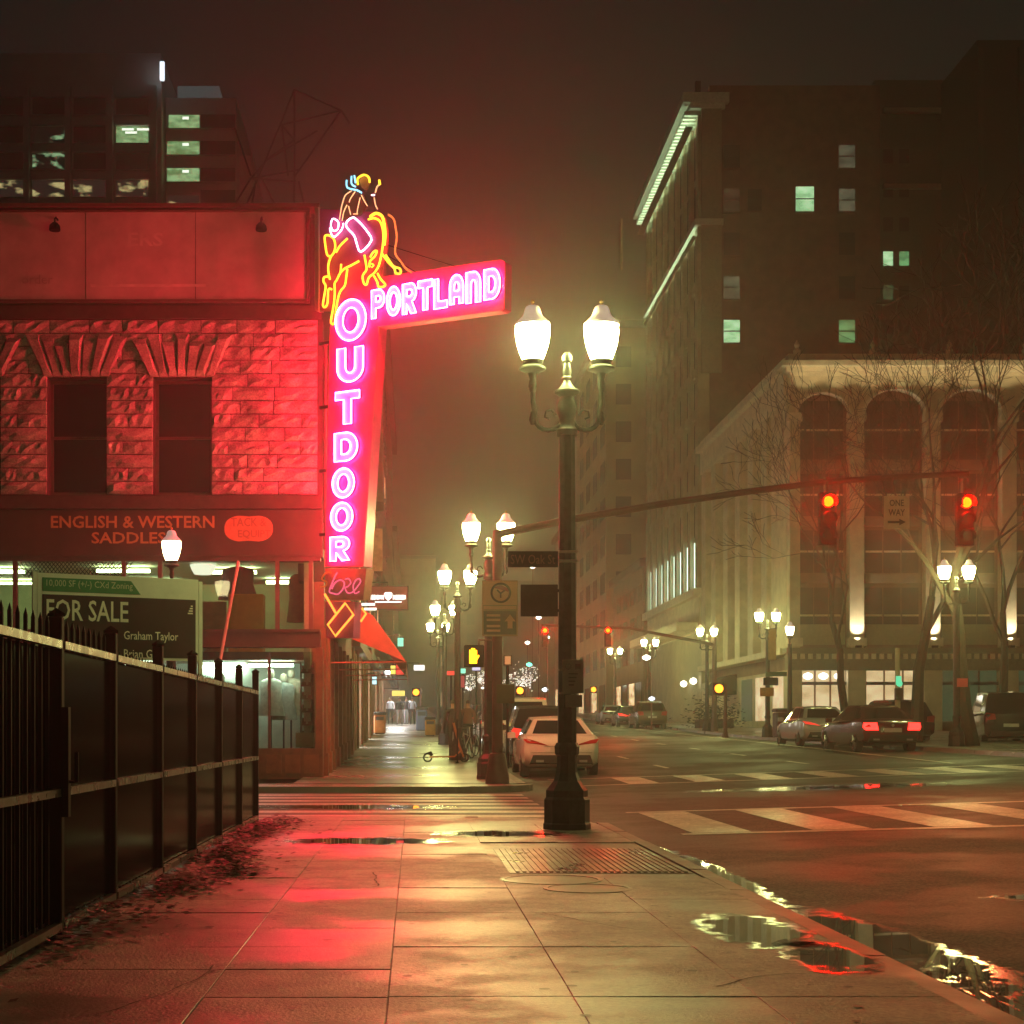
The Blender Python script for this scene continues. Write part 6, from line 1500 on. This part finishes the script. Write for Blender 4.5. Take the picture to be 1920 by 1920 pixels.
# ------------------------------------------------------------------ bare trees at the right
def bare_tree(x, y, h, lab, seed, lean=0.0, r0=.24, spread=1.0):
    rnd = random.Random(seed); z = pave(x, y); t = thing('bare_tree', lab, 'tree', (x, y, z), 0, 'bare trees on the right pavement')
    tr = MB(); limb = MB(); tw_ = MB()
    def grow(p, d, L, r, depth):
        pts = [p]; rad = [r]; n = 4 if depth < 3 else 3
        for i in range(n):
            d = (d+Vector((rnd.gauss(0,.13), rnd.gauss(0,.13), rnd.gauss(.03,.08)))*(1+.25*depth)*.7).normalized()
            p = p+d*L/n; pts.append(p); rad.append(max(.009, r*(1-.45*(i+1)/n)))
        (tr if depth == 0 else limb if depth < 3 else tw_).tube(pts, rad, 8 if depth == 0 else 5 if depth < 3 else 3, False, depth == 0)
        if depth >= 6: return
        k = 3 if depth < 2 else rnd.choice((2, 3, 3))
        for i in range(k):
            a = rnd.uniform(0, 6.28); sp_ = rnd.uniform(.35, .8)*spread
            u = d.orthogonal().normalized(); v = d.cross(u)
            nd = (d+ (u*math.cos(a)+v*math.sin(a))*sp_ + Vector((0,0,.12))).normalized()
            src = pts[-1] if i < 2 else pts[-2]
            grow(src, nd, L*rnd.uniform(.62, .82), rad[-1]*.78, depth+1)
    grow(Vector((x, y, z-.1)), Vector((lean, 0, 1)).normalized(), h*.32, r0, 0)
    tr.build('trunk', M_trunk, t, smooth=True); limb.build('limbs', M_trunk, t, smooth=True); kind(tw_.build('twigs', M_trunk, t, recalc=False), 'stuff')
bare_tree(17.6, 56.0, 16.5, 'bare street tree with forked trunk left of the right lamp', 4, .04, .25)
bare_tree(17.3, 49.5, 17, 'bare street tree with dark thick trunk right of the lamp', 9, -.12, .26)
bare_tree(17.9, 66.0, 15.5, 'bare street tree farther back against the cream building', 15, -.1, .2)
bare_tree(23.2, 63, 16, 'bare tree at the right edge of the lot', 22, -.05, .22)
# dark shrub in a planter near the domed canopy
b = MB(); rnd = random.Random(2)
for k in range(900):
    p = Vector((rnd.gauss(17.3,.7), rnd.gauss(92,.7), pave(16,92)+abs(rnd.gauss(.7,.5)))); s = .12; a = rnd.uniform(0,6.3)
    b.quad(p+Vector((math.cos(a),math.sin(a),.3))*s, p+Vector((-math.sin(a),math.cos(a),-.3))*s*.6, p-Vector((math.cos(a),math.sin(a),.3))*s, p-Vector((-math.sin(a),math.cos(a),-.3))*s*.6)
o = link('shrub', None, None, (17.3, 92, pave(16,92))); tag(o, 'dark shrub in a planter before the cream building', 'shrub')
b.build('foliage', mat('dark_leaf', (.035,.045,.02), .7, var=.4, nscale=9), o, recalc=False)
MB().bbox(16.3, 18.3, 91.3, 92.7, pave(16,92), pave(16,92)+.5, .05).build('planter', M_trim, o)

mq = thing('lit_marquee', 'marquee with bright lit underside over the far pedestrians', 'canopy', (XC, 101.5, pave(0,101.5)+3.3))
zq = pave(0, 101.5)+3.3
MB().box(XC+.01, -.35, 99, 104, zq, zq+.45).build('canopy', M_trim, mq)
b = MB()
for k in range(5):
    b.quad((XC+.15, 99.2+k, zq-.004), (XC+.15, 99.8+k, zq-.004), (-.5, 99.8+k, zq-.004), (-.5, 99.2+k, zq-.004))
b.build('soffit_light', emat('soffit_white', (1,.96,.9), 60.0), mq, recalc=False)
# ------------------------------------------------------------------ people
def person_mat(nm_, legs, top, zwaist, zneck, skin=(.45,.26,.17), hair=(.04,.025,.02), htop=1.62):
    m = mat(nm_, top, .8, var=0); nt = m.node_tree; b = nt.nodes['Principled BSDF']; L = nt.links.new
    tc = nt.nodes.new('ShaderNodeTexCoord'); sx_ = nt.nodes.new('ShaderNodeSeparateXYZ'); L(tc.outputs['Object'], sx_.inputs[0])
    mr = nt.nodes.new('ShaderNodeMapRange'); mr.inputs[1].default_value = 0; mr.inputs[2].default_value = 2; L(sx_.outputs[2], mr.inputs[0])
    r = nt.nodes.new('ShaderNodeValToRGB'); r.color_ramp.interpolation = 'CONSTANT'; e = r.color_ramp.elements
    e[0].position = 0; e[0].color = (.015,.013,.012,1); e[1].position = .05; e[1].color = tuple(legs)+(1,)
    for pz, c in ((zwaist/2, top), (zneck/2, skin), (htop/2, hair)):
        x_ = e.new(pz); x_.color = tuple(c)+(1,)
    L(mr.outputs[0], r.inputs[0]); L(r.outputs[0], b.inputs['Base Color'])
    return m
def person(lab, x, y, face, m, step=.25, arm=.2, bag=None, coat=1.0):
    z = pave(x, y); V = []; E = []; R = []
    def add(p, r, link_=None):
        V.append(Vector(p)); R.append(r); i = len(V)-1
        if link_ is not None: E.append((link_, i))
        return i
    pel = add((0,0,.96), (.15*coat,.11)); ch = add((0,.01,1.2), (.15*coat,.11), pel); sh_ = add((0,.0,1.40), (.13,.09), ch)
    nk = add((0,.01,1.50), (.055,.055), sh_); hd = add((0,.02,1.58), (.08,.09), nk); h2 = add((0,.03,1.66), (.085,.1), hd); add((0,.02,1.745), (.05,.055), h2)
    add((0,.125,1.60), (.018,.02), hd)
    for s in (-1, 1):
        hp = add((s*.10,0,.90), (.10,.105), pel); kn = add((s*.10,s*step*.55,.50), (.065,.07), hp); an = add((s*.10,s*step-.03,.10), (.045,.05), kn); add((s*.11,s*step+.12,.04), (.045,.035), an)
        so = add((s*.19,0,1.39), (.065,.065), sh_); el = add((s*.245,-s*arm*.4-.02,1.12), (.05,.052), so); wr = add((s*.25,-s*arm+.07,.87), (.033,.035), el); hn = add((s*.25,-s*arm+.09,.80), (.038,.022), wr)
        add((s*.235,-s*arm+.10,.72), (.028,.016), hn); add((s*.215,-s*arm+.13,.78), (.012,.012), hn)
    me = bpy.data.meshes.new('person'); me.from_pydata([tuple(v) for v in V], E, []); me.materials.append(m)
    o = link('person', me, None, (x, y, z), (0,0,face)); tag(o, lab, 'person')
    md = o.modifiers.new('skin', 'SKIN'); md.use_smooth_shade = True
    lay = me.skin_vertices[0] if me.skin_vertices else None
    if lay is None:
        bm = bmesh.new(); bm.from_mesh(me); bm.verts.layers.skin.verify(); bm.to_mesh(me); bm.free(); lay = me.skin_vertices[0]
    for i, r in enumerate(R): lay.data[i].radius = r
    lay.data[0].use_root = True
    ss = o.modifiers.new('sub', 'SUBSURF'); ss.levels = 1; ss.render_levels = 1
    return o
dk = person_mat('dark_clothes', (.02,.02,.022), (.025,.02,.022), .98, 1.47)
person('person in dark coat walking away near the kerb cars', 1.20, 48.3, .1, dk, .28, .2, coat=1.15)
rd = person_mat('rust_clothes', (.07,.05,.04), (.16,.07,.05), .98, 1.47)
person('person in rust jacket right of the one in dark coat', 1.75, 51.5, -.2, rd, .2, .1)
w1 = person_mat('white_top', (.03,.03,.035), (.55,.56,.62), 1.0, 1.47); w2 = person_mat('black_top', (.4,.4,.45), (.03,.03,.035), .95, 1.47); w3 = person_mat('grey_top', (.03,.03,.03), (.35,.36,.42), .98, 1.47)
person('person in white top at left of the far group', -1.45, 101, 3.0, w1, .15, .1); person('person in black top and pale trousers in the far group', -.85, 100, 2.9, w2, .2, .15); person('person in black top second from right in the far group', -.45, 102, 3.3, w2, .1, .1)
person('person in grey top at right of the far group', -.05, 100.5, 3.1, w3, .22, .2)
q = px(748, 1300, 100)
MB
# ------------------------------------------------------------------ misty air
hz_ = MB().box(-150, 130, -30, 400, -1.2, 100).build('haze', mat('tmp_haze', (1,1,1), .5, var=0))
hm = bpy.data.materials.new('misty_air'); hm.use_nodes = True; nt = hm.node_tree; nt.nodes.clear()
pv = nt.nodes.new('ShaderNodeVolumePrincipled'); oo = nt.nodes.new('ShaderNodeOutputMaterial')
pv.inputs['Color'].default_value = (.92,.92,.90,1); pv.inputs['Density'].default_value = HAZE; pv.inputs['Anisotropy'].default_value = .84
pv.inputs['Density Attribute'].default_value = ''
nt.links.new(pv.outputs[0], oo.inputs['Volume']); hm.cycles.homogeneous_volume = True
hz_.data.materials.clear(); hz_.data.materials.append(hm); kind(hz_, 'stuff'); tag(hz_, 'thin misty night air glowing around the lamps', 'haze')
